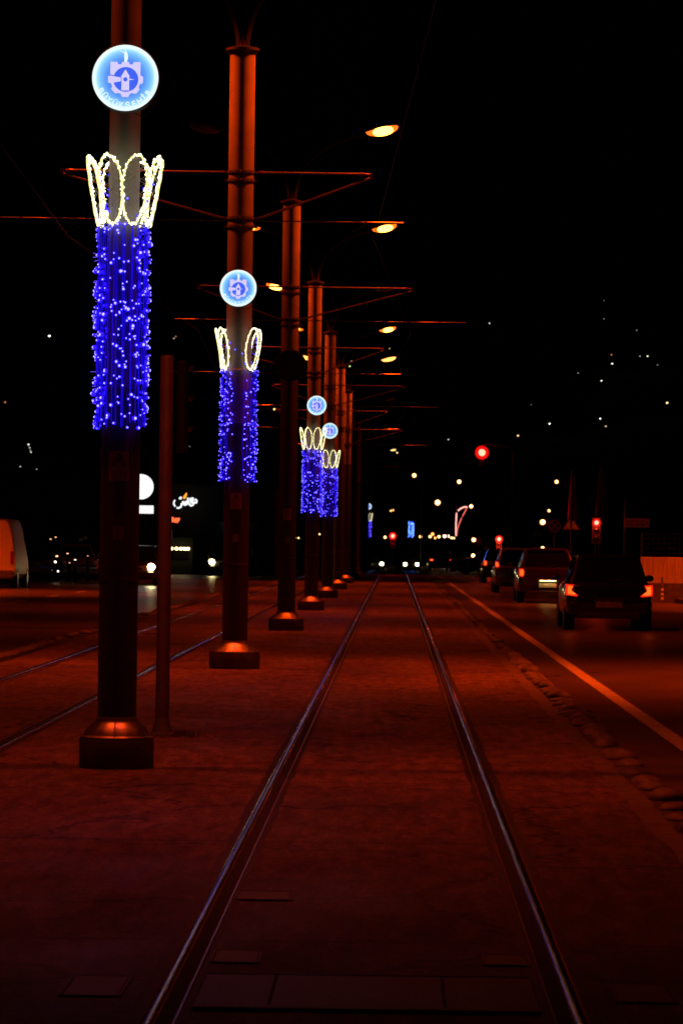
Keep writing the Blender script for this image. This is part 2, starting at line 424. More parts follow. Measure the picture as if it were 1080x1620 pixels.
# ------------------------------------------------------------------ disc sign
SIGN_CACHE = {}
def disc_sign(loc, label, scale=1.0):
    e = empty('disc_sign', loc, label, 'sign', 'backlit emblem signs on the tram masts')
    e.scale = (scale,)*3
    if SIGN_CACHE:
        for k, o in SIGN_CACHE.items():
            c = o.copy(); COL.objects.link(c); c.parent = e
        return e
    parts = {}
    rotx = Matrix.Rotation(R(90), 3, 'X')
    # housing (axis along Y)
    parts['housing'] = MB().lathe([(.22,-.07),(.245,-.06),(.247,.052),(.243,.058),(.237,.058),(.237,.045)], n=64, rot=rotx).build('housing', M['dark'], e, smooth=True)
    parts['face'] = MB().lathe([(1e-7,.0),(.12,0),(.2365,.0)], n=96, rot=rotx, c=(0,-.05,0)).build('face', M['disc'], e, fix=False)
    # gear emblem; outline from the photographed badge (units of disc radius .236)
    Y0, Y1 = -.0535, -.0515
    U = .236/480.0                    # photo crop: disc radius is 480 px, centre 533,570
    def pt(x, y): return ((x-533)*U, (570-y)*U)
    outer = [(322,338),(415,338),(428,373),(472,373),(484,338),(582,338),(594,373),(640,373),(652,338),(745,338),(752,346),(752,530),(782,545),(792,560),(792,630),(780,648),(748,655),(728,700),(742,735),(700,790),(672,800),(632,788),(602,800),(578,848),(490,848),(468,800),(430,788),(392,800),(335,745),(328,722),(345,705),(325,640),(370,630),(370,535),(314,520),(314,346)]
    inner = [(540+182*math.cos(t), 592-180*math.sin(t)) for t in [math.pi+ 2*math.pi*i/36 for i in range(36)]]
    mb = MB()
    mb.prism([pt(*p) for p in outer], Y0, Y1)
    parts['gear'] = mb.build('gear_emblem', M['emblem'], e)
    mb = MB(); mb.prism([pt(*p) for p in inner], Y0-.0015, Y1-.001)
    parts['disc2'] = mb.build('emblem_ground', M['emblem_b'], e)
    mb = MB()
    mb.prism([pt(*p) for p in [(478,752),(480,556),(468,556),(535,445),(602,556),(590,556),(592,752)]], Y0-.003, Y1-.0025)
    mb.prism([pt(*p) for p in [(282,548),(320,540),(470,566),(470,620),(320,650),(282,640)]], Y0-.003, Y1-.0025)
    mb.prism([pt(*p) for p in [(592,580),(665,592),(592,602)]], Y0-.003, Y1-.0025)
    parts['tower'] = mb.build('tower_emblem', M['emblem'], e)
    mb = MB(); mb.prism([pt(535+31*math.cos(t), 592+31*math.sin(t)) for t in [2*math.pi*i/20 for i in range(20)]], Y0-.0045, Y1-.004)
    parts['dot'] = mb.build('tower_window', M['emblem_b'], e)
    mb = MB()   # small standing figure pointing to the left
    mb.prism([pt(*p) for p in [(516,338),(512,250),(516,215),(456,182),(458,176),(518,196),(524,188),(521,172),(531,162),(542,172),(540,188),(556,200),(566,240),(570,292),(560,298),(556,338)]], Y0, Y1)
    parts['figure'] = mb.build('figure_emblem', M['emblem_w'], e)
    mb = MB(); word = 'BÜYÜKŞEHİR'; angs = [-64,-50.5,-37,-23.5,-10,3.5,17,31,43,56]
    for ch, a in zip(word, angs):
        a = R(a+2); r = .196
        xf = Matrix.Translation((r*math.sin(a), -.053, -r*math.cos(a))) @ Matrix.Rotation(-a, 4, 'Y') @ STAND
        text_into(mb, ch, .056, .002, xf, .0016)
    parts['lettering'] = mb.build('lettering', M['emblem_w'], e, fix=False)
    mb = MB()
    for sx in (-1, 1): mb.box((sx*.1, .12, 0), (.03, .14, .05))
    mb.tube([(.06,.05,-.235),(.12,.02,-.27),(.18,.03,-.22),(.235,.05,-.12)], .004, 6)
    parts['bracket'] = mb.build('bracket', M['dark'], e)
    SIGN_CACHE.update(parts)
    return e

# ------------------------------------------------------------------ crown of light and blue light curtain
def crown(x, y, z, label, petals, rb, h=.5, rot0=R(22.5), strength_mat='crown', s=1.0, n_b=46, net=True):
    """petals: indices (0..7) that hang; loops of led rope leaning outwards"""
    e = empty('light_ornament', (x, y, z), label, 'light decoration', 'crowns of warm light on the masts')
    ring = MB(); ring.tube([(rb*math.cos(R(a)), rb*math.sin(R(a)), .0) for a in range(0, 361, 15)], .006, 6, caps=False)
    ring.build('ring', M['wire'], e)
    for k in petals:
        az = -math.pi/2+rot0+k*math.pi/4
        rad = Vector((math.cos(az), math.sin(az), 0)); tan = Vector((-math.sin(az), math.cos(az), 0))
        def P(t):
            # pointed ellipse, wide above the middle, flaring out
            u = math.sin(t); v = -math.cos(t)
            zz = (v+1)/2*h
            wdt = .092*u*(1.0+.12*v)
            rr = rb+.002+.085*(zz/h)**1.7
            return rad*rr+tan*wdt+Vector((0, 0, zz))
        mb = MB()
        N = n_b
        for strand in range(2):
            pts = [P(2*math.pi*i/N)+rad*(.012*strand)+Vector([random.uniform(-.003,.003) for _ in range(3)]) for i in range(N+1)]
            mb.tube(pts, .0042, 5, caps=False)
        nb = len(mb.f)
        for i in range(int(N*2.4)):
            p = P(2*math.pi*i/(N*2.4))+Vector([random.uniform(-.009,.009) for _ in range(3)])
            mb.ball(p, random.uniform(.0055,.0095), n=5, m=3)
        pe = mb.build('petal', M[strength_mat], e, fix=False); pe.data.materials.append(M['crown_b'])
        for q, f_ in enumerate(pe.data.polygons): f_.material_index = 1 if q >= nb else 0
        if net:
            lm = MB()
            for i in range(1, 7):
                a, b = P(math.pi*i/7), P(2*math.pi-math.pi*(i+1)/7 if i < 6 else 2*math.pi-math.pi*i/7)
                c, d = P(2*math.pi-math.pi*i/7), P(math.pi*(i+1)/7 if i < 6 else math.pi*i/7)
                lm.tube([a, b], .0016, 4); lm.tube([c, d], .0016, 4)
            lm.build('lattice', M['wire'], pe)
    bl = MB(); idx = []
    for i in range(34):
        az = random.uniform(0, 6.283); d = Vector((math.cos(az), math.sin(az), 0)); p = d*random.uniform(rb-.03, rb+.03)+Vector((0,0,random.uniform(0,h*.8)))
        bl.ball(p, .0095, n=6, m=4); idx += [0]*(len(bl.f)-len(idx)); bl.ball(p+d*.006, .0055, n=6, m=4); idx += [1]*(len(bl.f)-len(idx))
    o = tag(bl.build('led_bulbs', M['led'], e, fix=False), kind='stuff'); o.data.materials.append(M['tip'])
    for q, f_ in enumerate(o.data.polygons): f_.material_index = idx[q]
    return e
def curtain(x, y, z0, z1, r, label, n_str, n_led, big, arcs=None, near=True, led='led', rled=.0088):
    """strands of blue leds hanging round the mast; arcs: list of azimuth ranges in degrees (0 = towards camera, + right)"""
    e = empty('light_curtain', (x, y, z0), label, 'light decoration', 'blue light curtains round the masts')
    H = z1-z0
    arcs = arcs or [(-180, 180)]
    tot = sum(b-a for a, b in arcs)
    def az(u):
        u *= tot
        for a, b in arcs:
            if u <= b-a: return a+u
            u -= b-a
        return arcs[-1][1]
    def P(a, zz, rr=None):
        q = R(a-90); rr = rr or r
        return Vector((rr*math.cos(q), rr*math.sin(q), zz))
    strands = []
    for i in range(n_str):
        a = az((i+.5)/n_str)+random.uniform(-3, 3)
        mb = MB(); pts = []
        zt, zb = H, random.uniform(0, .05)
        for k in range(10):
            t = k/9
            pts.append(P(a+random.uniform(-1.6, 1.6), zt+(zb-zt)*t, r+random.uniform(-.008, .006)))
        mb.tube(pts, .003 if near else .005, 5)
        st = mb.build('light_string', M['led_tube'] if i % 3 else M['clear'], e, fix=False)
    rest = MB(); cnt = 0; idx = []
    spots = []
    for i in range(n_led):
        a = az(random.random()); zz = random.uniform(0, H)
        front = abs((a+180) % 360-180) < 100
        spots.append((0 if front else 1, a, zz))
    spots.sort()
    proto = None
    for _, a, zz in spots:
        rr = r+random.uniform(-.005, .012)
        k = random.choice((1,1,1,1.25,1.25,1.7)) if random.random() > big else 2.1
        d = P(a, 0, 1.0); p = P(a, zz, rr)
        if near and cnt < 100:
            if proto is None:
                mb = MB(); mb.ball((0,0,0), 1, n=8, m=6); nb = len(mb.f)
                mb.ball((.62,0,0), .6, n=8, m=6)
                proto = mb.build('led_bulb', M[led], e, fix=False, smooth=True); o = proto
                o.data.materials.append(M['tip'])
                for q, f_ in enumerate(o.data.polygons): f_.material_index = 1 if q >= nb else 0
            else: o = proto.copy(); COL.objects.link(o)
            o.location = p+d*.012; o.scale = (rled*k,)*3; o.rotation_euler = (random.uniform(-.3,.3), random.uniform(-.3,.3), R(a-90)+random.uniform(-.4,.4))
        else:
            rest.ball(p+d*.01, rled*k, n=6, m=4); idx += [0]*(len(rest.f)-len(idx)); rest.ball(p+d*(.01+rled*k*.62), rled*k*.6, n=6, m=4); idx += [1]*(len(rest.f)-len(idx))
        cnt += 1
    if rest.v:
        o = tag(rest.build('led_bulbs', M[led], e, fix=False), kind='stuff'); o.data.materials.append(M['tip'])
        for q, f_ in enumerate(o.data.polygons): f_.material_index = idx[q]
    # horizontal sprigs sticking out at the silhouette
    if near:
        tm = M.setdefault('twig', mat('twig', (.4,.3,.5), .4, emis=(.12,.06,.8), strength=1.3)); tp = None
        for i in range(34):
            a = random.choice((-90, 90))+random.uniform(-14, 14); zz = random.uniform(0, H)
            if tp is None: o = tp = MB().tube([(0,0,0),(1,0,0)], .0026, 4).build('twig', tm, e)
            else: o = tp.copy(); COL.objects.link(o)
            o.location = P(a, zz); o.scale = (random.uniform(.02,.045),1,1); o.rotation_euler = (0, random.uniform(-.3,.3), R(a-90))
    return e

# ------------------------------------------------------------------ tram masts
MX = -2.03
MDX = {0: .042, 1: -.03, 2: .015}
MZ = [27.4+21.9*i for i in range(14)]
def lamp_head(parent, side, lit, real_light, power=1.0):
    """street lamp arm + head at the top of the mast; side -1 left, +1 right"""
    arm = MB(); pts = []
    for i in range(11):
        t = i/10
        pts.append((side*(.03+1.32*t**1.9), 0, 7.98+.95*math.sin(t*math.pi/2)**.8*1.0+.42*t))
    arm.tube(pts, [.05-.012*i/10 for i in range(11)], 8)
    a = arm.build('lamp_arm', M['dark'], parent, smooth=True)
    hx, hz = side*1.62, 9.46
    rot = Matrix.Rotation(-side*R(11), 3, 'Y')
    hd = MB().ball((hx, 0, hz+.03), 1, sc=(.36,.13,.075), n=16, m=8, rot=rot)
    h = hd.build('lamp_head', M['dark'], parent, smooth=True)
    gl = MB().ball((hx+side*.05, 0, hz-.012), 1, sc=(.31,.13,.115), n=16, m=8, rot=rot)
    gl.build('lamp_glass', M['glow_lamp'] if lit == 1 else M['glow_dim'] if lit == 2 else M['off_lamp'], h, smooth=True)
    if lit:
        MB().ball((hx+side*.06, 0, hz-.03), 1, sc=(.25,.155,.1), n=16, m=8, rot=rot).build('lamp_core', M['lamp_core'] if lit == 1 else M['glow_dim'], h, smooth=True)
    if real_light:
        ld = bpy.data.lights.new('lamp_light', 'SPOT'); ld.energy = LAMP_W*power*4; ld.color = SODIUM
        ld.spot_size = R(128); ld.spot_blend = .75; ld.shadow_soft_size = .12
        lo = bpy.data.objects.new('lamp_light', ld); COL.objects.link(lo); lo.parent = h
        lo.location = (hx+side*.05, 0, hz-.14)
WORDS = ['nearest', 'second', 'third', 'fourth', 'fifth', 'sixth', 'seventh', 'eighth', 'ninth', 'tenth', 'eleventh', 'twelfth', 'thirteenth', 'fourteenth']
MLAB = ['nearest tram mast, thick grey column behind the largest emblem sign',
        'second tram mast from the camera, full height with round cap and two light strips',
        'third tram mast, orange-lit column without any decoration or sign',
        'fourth tram mast, carrying the upper of the two small emblem signs',
        'fifth tram mast, carrying the lower of the two small emblem signs',
        'sixth tram mast, undecorated column just right of the fifth']
def mast(i):
    Z = MZ[i]
    lab = MLAB[i] if i < len(MLAB) else '%s tram mast from the camera in the receding median row' % WORDS[i]
    e = empty('tram_mast', (MX+MDX.get(i, 0), Z, gz(Z)), lab, 'mast', 'tram masts in the median')
    near = i < 2
    if i == 0:
        rb, rt = .141, .111
        MB().lathe([(rt,2.751),(rt,8.0)], n=48).build('shaft', M['mast'], e, smooth=True)
        MB().lathe([(rb,.3),(rb,2.55),(rt+.001,2.75)], n=48).build('lower_shaft', M['mast_shade'], e, smooth=True)
        db_ = .27
    else:
        rb = rt = .166
        zs = 3.2 if i in (1, 3, 4, 12) else 5.0
        MB().lathe([(rb,zs+.001),(rb,8.0)], n=48 if i < 5 else 20).build('shaft', M['mast'], e, smooth=True)
        MB().lathe([(rb,.3),(rb,zs)], n=48 if i < 5 else 20).build('lower_shaft', M['mast_shade'], e, smooth=True)  # split off to carry the painted shade
        db_ = .33
    seam = MB().lathe([(rb+.003,1.36),(rb+.004,1.375),(rb+.003,1.39)], n=48); seam.build('seam_ring', M['steel'], e, smooth=True)
    # cast drum base with a sloping metal hood
    MB().lathe([(db_-.006,0),(db_,.015),(db_,.215),(db_-.008,.235)], n=48).build('base_drum', M['drum'], e, smooth=True)
    hood = MB().lathe([(db_-.004,.236),(db_-.03,.248),(rb+.075,.30),(rb+.03,.335),(rb+.012,.355),(rb+.010,.375),(rb,.378)], n=48)
    hood.tube([(0,-db_+.008,.243),(0,-rb-.07,.304),(0,-rb-.012,.362)], .004, 5)
    hood.build('base_hood', M['masthood'], e, smooth=True)
    # cap with two curved horns carrying the lamps
    MB().lathe([(rt+.005,7.99),(.2,8.03),(.222,8.045),(.222,8.075),(.18,8.09),(.06,8.12),(.045,8.3),(.04,8.36),(1e-6,8.365)], n=32).build('cap', M['dark'], e, smooth=True)
    hn = MB()
    for s in (-1, 1):
        hn.tube([(s*.09,0,8.08),(s*.045,0,8.14),(s*.02,0,8.22),(s*.022,0,8.3),(s*.045,0,8.4)], [.02,.02,.018,.016,.014], 6)
    hn.build('cap_horns', M['mast'], e, smooth=True)
    lit = {1: (1, 1), 2: (0, 1), 3: (1, 1), 4: (1, 0), 5: (1, 1), 6: (2, 2)}.get(i, (0, 0) if i > 6 else (1, 1))
    for s, l in zip((-1, 1), lit):
        lamp_head(e, s, l, real_light=(i <= 6 and (l or i in (2, 4))), power={2: (.35 if s < 0 else 1), 0: .55, 1: 1.15, 4: (1 if s < 0 else .3)}.get(i, 1))  # third and fifth masts: a dim light under the unlit bowl too
    # cantilever arms on both sides; the wires zigzag from mast to mast
    st = -1 if i % 2 else 1
    for s in (-1, 1):
        off = 1.70 if (st*s < 0) else 2.28
        if s < 0: off += .05
        low = off+.42+(.6 if off > 2 else 0)
        zt, zb_ = 6.47, 5.87
        z_ins = off-.16
        t = MB(); t.tube([(s*rt,0,zt),(s*(off-.1),0,zt)], .014, 8); t.build('top_tube', M['steel'], e, smooth=True)
        t = MB(); t.tube([(s*rt,0,zb_),(s*(rt+.1),0,zb_+.01),(s*(off-.02),0,zt-.05)], .017, 8); t.build('brace_tube', M['steel'], e, smooth=True)
        ry = Matrix.Rotation(R(90),3,'Y')
        MB().lathe([(.012,-.01),(.012,0),(.03,.008),(.014,.016),(.014,.02),(.03,.028),(.014,.036),(.014,.04),(.03,.048),(.014,.056),(.012,.07)], n=12, c=(s*(rt+.08),0,zt), rot=ry).build('insulator', M['ins'], e, smooth=True)
        ins = MB().lathe([(.018,-.03),(.02,0),(.03,.02),(.02,.05),(.012,.09),(.01,.16)], n=12, c=(s*(off-.16)-(.08 if s<0 else 0),0,zt-.006), rot=ry)
        ins.box((s*off,0,zt-.02),(.05,.03,.09)); ins.build('insulator', M['ins'], e, smooth=True)
        t = MB(); t.tube([(s*(rt+.02),0,zb_-.03),(s*low,0,zb_-.03)], .009, 6)
        t.box((s*(low-.5),0,zb_-.03),(.03,.03,.035)); t.box((s*(rt+.35),0,zb_-.03),(.03,.03,.035))
        t.tube([(s*(off-.02),0,zb_-.03),(s*(off-.25),0,zb_-.16)], .006, 6)
        t.build('registration_tube', M['steel'], e)
    for zc in (6.47, 6.36, 5.87, 5.76):
        c = MB().lathe([(rt+.002,zc-.02),(rt+.014,zc-.018),(rt+.014,zc+.018),(rt+.002,zc+.02)], n=32)
        for s in (-1, 1):
            c.box((s*(rt+.03),0,zc),(.05,.04,.03)); c.tube([(s*(rt+.045),-.03,zc),(s*(rt+.045),.03,zc)], .008, 6)
        c.ball((0,-rt-.014,zc), .012, n=6, m=4)
        c.build('collar', M['steel'], e)
    if i < 3:   # high-voltage plate and number plate
        zt = 2.19; p = MB()
        def bent(mb, w_, h_, zc, lift):
            N = 8; vs = []; rr = rb+lift
            for k in range(N+1):
                q = (k/N-.5)*w_/rr
                for zz in (-h_/2, h_/2): vs.append((rr*math.sin(q), -rr*math.cos(q), zc+zz))
            mb.add(vs, [(2*k, 2*k+2, 2*k+3, 2*k+1) for k in range(N)])
        bent(p, .15, .215, zt, .003); pl = p.build('warning_plate', M['plate_y'], e, fix=False)
        k_ = MB(); rr = rb+.006
        def cyl(xx, zz): q = xx/rr; return (rr*math.sin(q), -rr*math.cos(q), zz)
        tri = [(-.055,zt+.0),(.055,zt+.0),(0,zt+.095)]; tin = [(-.04,zt+.009),(.04,zt+.009),(0,zt+.078)]
        for a in range(3):
            b = (a+1) % 3; k_.add([cyl(*tri[a]), cyl(*tri[b]), cyl(*tin[b]), cyl(*tin[a])], [(0,1,2,3)])
        k_.add([cyl(.006,zt+.07), cyl(-.012,zt+.036), cyl(.002,zt+.036), cyl(-.006,zt+.014), cyl(.014,zt+.044), cyl(.002,zt+.044)], [(0,1,2),(0,2,5),(2,3,4),(2,4,5)])
        k_.build('warning_symbol', M['plate_k'], pl, fix=False)
        p = MB(); bent(p, .075, .1, 1.71, .003); p.build('number_plate', M['plate_g'], e, fix=False)
    return e
for i in range(14): mast(i)

# decorations: crowns, curtains and discs at the heights measured in the photograph
def xat(px, py, Z): return ray(px, py)[0]*Z
def zat(y, Z, x=500): return at(x, y, Z).z-gz(Z)
Z = MZ[0]
disc_sign((xat(199, 124, Z-.3), Z-.30, zat(124, Z-.3, 199)), 'largest round blue sign with gear and tower emblem on the nearest mast')
crown(MX+.045, Z, zat(357, Z, 195), 'largest crown of pale yellow light loops, on the nearest mast', range(8), .185, .49)
curtain(MX+.04, Z, zat(678, Z, 190), zat(357, Z, 190), .178, 'longest curtain of blue fairy lights, wrapped round the nearest mast', 56, 560, .05)
Z = MZ[1]
disc_sign((xat(377, 456, Z-.33), Z-.33, zat(456, Z-.33, 377)), 'second largest round blue emblem sign, beside a street lamp')
crown(MX-.02, Z, zat(585, Z, 375), 'crown of light loops with a gap at its front, on the second mast', [0,2,3,4,5,6], .225, .53, rot0=R(40))
curtain(MX-.02, Z, zat(764, Z, 374), zat(585, Z, 374), .222, 'blue light curtain split by a dark gap, on the second mast', 26, 430, .03,
        arcs=[(-95,-16),(20,95),(120,240)], near=True, led='led', rled=.0095)
Z = MZ[2]
e = empty('disc_sign', (xat(459, 578, Z-.33), Z-.33, zat(578, Z-.33, 459)), 'unlit dark round sign on the third mast', 'sign')
rx = Matrix.Rotation(R(90), 3, 'X')
MB().lathe([(.28,-.07),(.30,-.06),(.302,.05),(.29,.055)], n=48, rot=rx).build('housing', M['dark'], e, smooth=True)
MB().lathe([(1e-7,0),(.285,0),(.285,.004)], n=48, rot=rx, c=(0,-.056,0)).build('face', mat('dead opal face', (.03,.03,.035), .5), e, fix=False)
MB().box((0,.13,0), (.16,.12,.05)).build('bracket', M['dark'], e)
Z = MZ[3]
disc_sign((MX+.08, Z-.33, zat(642, Z, 492)), 'small round emblem sign, the upper left of the two on farther masts')
crown(MX-.01, Z, zat(711, Z, 490), 'small crown of light loops on the fourth mast, left of its neighbour', range(8), .24, .53, n_b=24, net=False)
curtain(MX-.01, Z, zat(812, Z, 489), zat(711, Z, 489), .235, 'dense blue light curtain on the fourth mast, left of its neighbour', 26, 380, .05, near=False, led='led', rled=.0125)
Z = MZ[4]
disc_sign((MX+.03, Z-.33, zat(682, Z, 516)), 'small round emblem sign, the lower right of the two on farther masts')
crown(MX+.02, Z, zat(740, Z, 518), 'small crown of light loops on the fifth mast, right of its neighbour', range(8), .24, .53, n_b=24, net=False)
curtain(MX+.02, Z, zat(818, Z, 518), zat(740, Z, 518), .235, 'dense blue light curtain on the fifth mast, right of its neighbour', 26, 300, .03, near=False, led='led', rled=.0125)
Z = MZ[12]
disc_sign((MX, Z-.33, zat(808, Z, 583)), 'tiny far round emblem sign above the oncoming headlights')
crown(MX, Z, zat(831, Z, 583), 'tiny far crown of light loops above the oncoming headlights', range(8), .24, .6, n_b=14, net=False)
curtain(MX, Z, zat(857, Z, 583), zat(831, Z, 583), .2, 'thin far strip of blue lights above the oncoming headlights', 6, 110, .02, near=False, led='led_soft', rled=.024)

# contact wires over both tracks
for side, lab in ((1, 'overhead contact wire above the right tram track'), (-1, 'overhead contact wire above the left tram track')):
    pts = []
    for i in range(-1, 13):
        st = -1 if i % 2 else 1
        off = 1.70 if (st*side < 0) else 2.28
        pts.append((MX+side*off, 27.4+21.9*i, 5.62+gz(27.4+21.9*i)))
    tag(MB().tube(pts, .0045, 5).build('contact_wire', M['copper']), lab, 'wire', 'contact wires')

# ------------------------------------------------------------------ signal post between the first masts (seen from the side)
p0 = at(256, 1172, 32.0)
e = empty('traffic_signal', (p0.x, 32.0, 0), 'slim reddish signal post between the two nearest masts, lamps turned away', 'traffic light')
red_paint = mat('brown post paint', (.09,.07,.06), .5, noise=.2, nscale=6)
hpost = zat(562, 32, 257)
MB().lathe([(.058,.03),(.058,hpost-.02),(.05,hpost),(1e-6,hpost+.004)], n=24).build('pole', red_paint, e, smooth=True)
MB().lathe([(.12,.0),(.12,.02),(.085,.045),(.062,.14),(.058,.15)], n=24).build('foot', M['drum'], e, smooth=True)
b = MB(); zh = zat(643, 32, 275)
b.bbox((.13, .05, zh), (.09, .22, .78), .02); hs = b.build('signal_housing', M['sooty'], e)
for k in (-1, 0, 1):
    v = MB(); N = 10
    for j in range(N):
        a0, a1 = R(20+140*j/N), R(20+140*(j+1)/N)
        f = lambda a, yy, r=.085: (.13+.05+yy, .05+r*math.cos(a), zh+.01-k*.255+r*math.sin(a))
        v.add([f(a0,0), f(a1,0), f(a1,.065-.03*abs(math.cos(a1))), f(a0,.065-.03*abs(math.cos(a0)))], [(0,1,2,3)])
    v.build('visor', M['sooty'], hs, fix=False)
MB().box((.07,.05,zh+.3),(.05,.03,.03)).box((.07,.05,zh-.3),(.05,.03,.03)).build('bracket', M['dark'], e)
# grass tuft growing at its foot
gr = MB()
for k in range(260):
    a = random.uniform(0, 6.28); r = abs(random.gauss(0, .16))+.04
    x_, y_ = p0.x+.12+r*math.cos(a)*1.0, 32+r*math.sin(a)*1.4
    hh = random.uniform(.02, .09)*(1.2-min(1, r/.5)); lx, ly = random.uniform(-.03,.03), random.uniform(-.03,.03)
    gr.add([(x_-.003,y_,.01),(x_+.003,y_,.01),(x_+lx,y_+ly,.01+hh)], [(0,1,2)])
tag(gr.build('grass_tuft', mat('dry grass', (.05,.06,.03), .9), fix=False), 'dry grass at the foot of the slim signal post', 'grass', kind='stuff')

# ------------------------------------------------------------------ cars
def car(name, label, cat, loc, rz, paint, L=4.3, W=1.76, H=1.5, tail='hatch', lights='red', lamp=None, plate=None, belt=.93, hood=.98, group=None, cabin=(-.46,.22), lampz=.8, lampw=.34, lamph=.16, tail_on=True, roofrail=False, far=False, head_on=False, lamps=(1,1)):
    e = empty(name, loc, label, cat, group, rz)
    hw = W/2; yr, yf = -L/2, L/2
    # lower body: rings of (x, z) half profile, mirrored
    if tail == 'sedan': tops = [(yr,.74,.9),(yr+.05,.93,.95),(yr+.6,.98,1),(yr+1.4,belt+.03,1),(0,belt+.03,1),(yf-1.45,belt+.02,1),(yf-.9,.9,.98),(yf-.25,.76,.93),(yf,.55,.84)]
    else: tops = [(yr,.80,.9),(yr+.04,belt,.955),(yr+.35,belt+.03,1),(yr+1.4,belt+.03,1),(0,belt+.03,1),(yf-1.35,belt+.03,1),(yf-.8,.93,.98),(yf-.2,.78,.93),(yf,.55,.84)]
    mb = MB(); rings = []
    for y_, zt, k in tops:
        zb_ = .24 if abs(y_) < L/2-.1 else .32
        half = [(hw*k*.86,zb_),(hw*k*.97,zb_+.08),(hw*k*1.0,zb_+.24 if zb_+.24 < zt-.1 else zt-.12),(hw*k*.99,zt-.09),(hw*k*.93,zt-.015),(hw*k*.5,zt)]
        rings.append([(x, y_, z) for x, z in half]+[(-x, y_, z) for x, z in reversed(half)])
    n = len(rings[0]); vs = [v for r in rings for v in r]
    mb.add(vs, [(a*n+i, a*n+(i+1) % n, (a+1)*n+(i+1) % n, (a+1)*n+i) for a in range(len(rings)-1) for i in range(n)]+[tuple(range(n)), tuple((len(rings)-1)*n+i for i in reversed(range(n)))])
    # cabin
    c0, c1 = cabin[0]*L, cabin[1]*L
    if tail == 'sedan': c0 = -.36*L; ctop0 = c0+.65
    elif tail == 'van': ctop0 = c0+.06
    else: ctop0 = c0+.30
    ctop1 = c1-.62
    bw, tw = hw*.90, hw*.70 if tail != 'van' else hw*.8
    zb_, zt_ = belt-.02, H
    def ring(y_, z, w_): return [(-w_, y_, z), (w_, y_, z)]
    B = [(-bw,c0,zb_),(bw,c0,zb_),(bw,c1,zb_),(-bw,c1,zb_)]
    T = [(-tw,ctop0,zt_-.05),(tw,ctop0,zt_-.05),(tw,ctop1,zt_-.05),(-tw,ctop1,zt_-.05)]
    T2 = [(-tw+.1,ctop0+.12,zt_),(tw-.1,ctop0+.12,zt_),(tw-.1,ctop1-.12,zt_-.01),(-tw+.1,ctop1-.12,zt_-.01)]
    mb.add(B+T+T2, [(0,1,5,4),(1,2,6,5),(2,3,7,6),(3,0,4,7),(4,5,9,8),(5,6,10,9),(6,7,11,10),(7,4,8,11),(8,9,10,11)])
    body = mb.build('body', paint, e, smooth=True)
    if not far:
        bev = body.modifiers.new('b', 'BEVEL'); bev.width = .055; bev.segments = 3; bev.limit_method = 'ANGLE'; bev.angle_limit = R(25)
    def pane(name_, q, inset_u, inset_v, off):
        q = [Vector(v) for v in q]; nrm = (q[1]-q[0]).cross(q[3]-q[0]).normalized()
        def bl(u, v): return (q[0]*(1-u)+q[1]*u)*(1-v)+(q[3]*(1-u)+q[2]*u)*v
        a0, a1 = inset_u; b0, b1 = inset_v; pts = []
        for u, v in ((a0+.03,b0),(a1-.03,b0),(a1,b0+.06),(a1,b1-.08),(a1-.03,b1),(a0+.03,b1),(a0,b1-.08),(a0,b0+.06)): pts.append(bl(u, v)+nrm*off)
        back = [p-nrm*(off+.01) for p in pts]; k = len(pts)
        m_ = MB().add(pts+back, [tuple(range(k)), tuple(reversed(range(k, 2*k)))]+[(i, k+i, k+(i+1) % k, (i+1) % k) for i in range(k)])
        return m_.build(name_, M['glass'], e)
    pane('rear_window', [B[0],B[1],T[1],T[0]], (.05,.95), (.12,.93), .012)
    pane('windscreen', [B[2],B[3],T[3],T[2]], (.05,.95), (.06,.95), .012)
    for s in (0, 1):
        q = [B[1],B[2],T[2],T[1]] if s else [B[3],B[0],T[0],T[3]]
        for a0, a1 in ((.12,.48),(.52,.9)) if s else ((.1,.48),(.52,.88)):
            pane('side_window', q, (a0,a1), (.08,.93), .010)
    # wheels
    for sx in (-1, 1):
        for yy in (yr+.72, yf-.82):
            rot = Matrix.Rotation(R(90), 3, 'Y')
            t = MB().lathe([(.2,-.1),(.3,-.105),(.33,-.08),(.335,0),(.33,.08),(.3,.105),(.2,.1)], n=28, rot=rot, c=(sx*(hw-.115),yy,.335)).build('wheel', M['rubber'], e, smooth=True)
            r_ = MB().lathe([(1e-6,.0),(.05,.0),(.18,-.01),(.21,.012)], n=20, rot=Matrix.Rotation(R(90)*sx,3,'Y'), c=(sx*(hw-.02),yy,.335))
            for k in range(5):
                a = k*1.2566; r_.box((sx*(hw-.012), yy+.1*math.cos(a), .335+.1*math.sin(a)), (.012,.035,.16), Matrix.Rotation(-(a-math.pi/2),3,'X'))
            r_.build('rim', M['rim'], t, smooth=True)
            ar = MB().lathe([(.345,-.004),(.385,-.004),(.385,.006),(.345,.006)], n=28, rot=rot, c=(sx*(hw-.012),yy,.345)); ar.build('wheel_arch', M['dark'], e)
    # tail lights
    for sx, on in zip((-1, 1), lamps):
        shp = lamp or [(hw*.97-lampw,lampz+lamph*.5),(hw*.97-lampw,lampz-lamph*.4),(hw*.97-.02,lampz-lamph*.5),(hw*.97,lampz),(hw*.97-.02,lampz+lamph*.6)]
        col = M['tail_on'] if tail_on else M['tail_off']
        ol = [(sx*x, z) for x, z in shp]
        tl = MB().prism(ol, yr-.035, yr+.14).build('tail_light', col, e)
        if tail_on:
            cx_ = sum(q[0] for q in ol)/len(ol); cz_ = sum(q[1] for q in ol)/len(ol)
            MB().prism([(cx_+(q[0]-cx_)*.66, cz_+(q[1]-cz_)*.74) for q in ol], yr-.039, yr-.0352).build('lamp_core', M['tail_core'], tl)
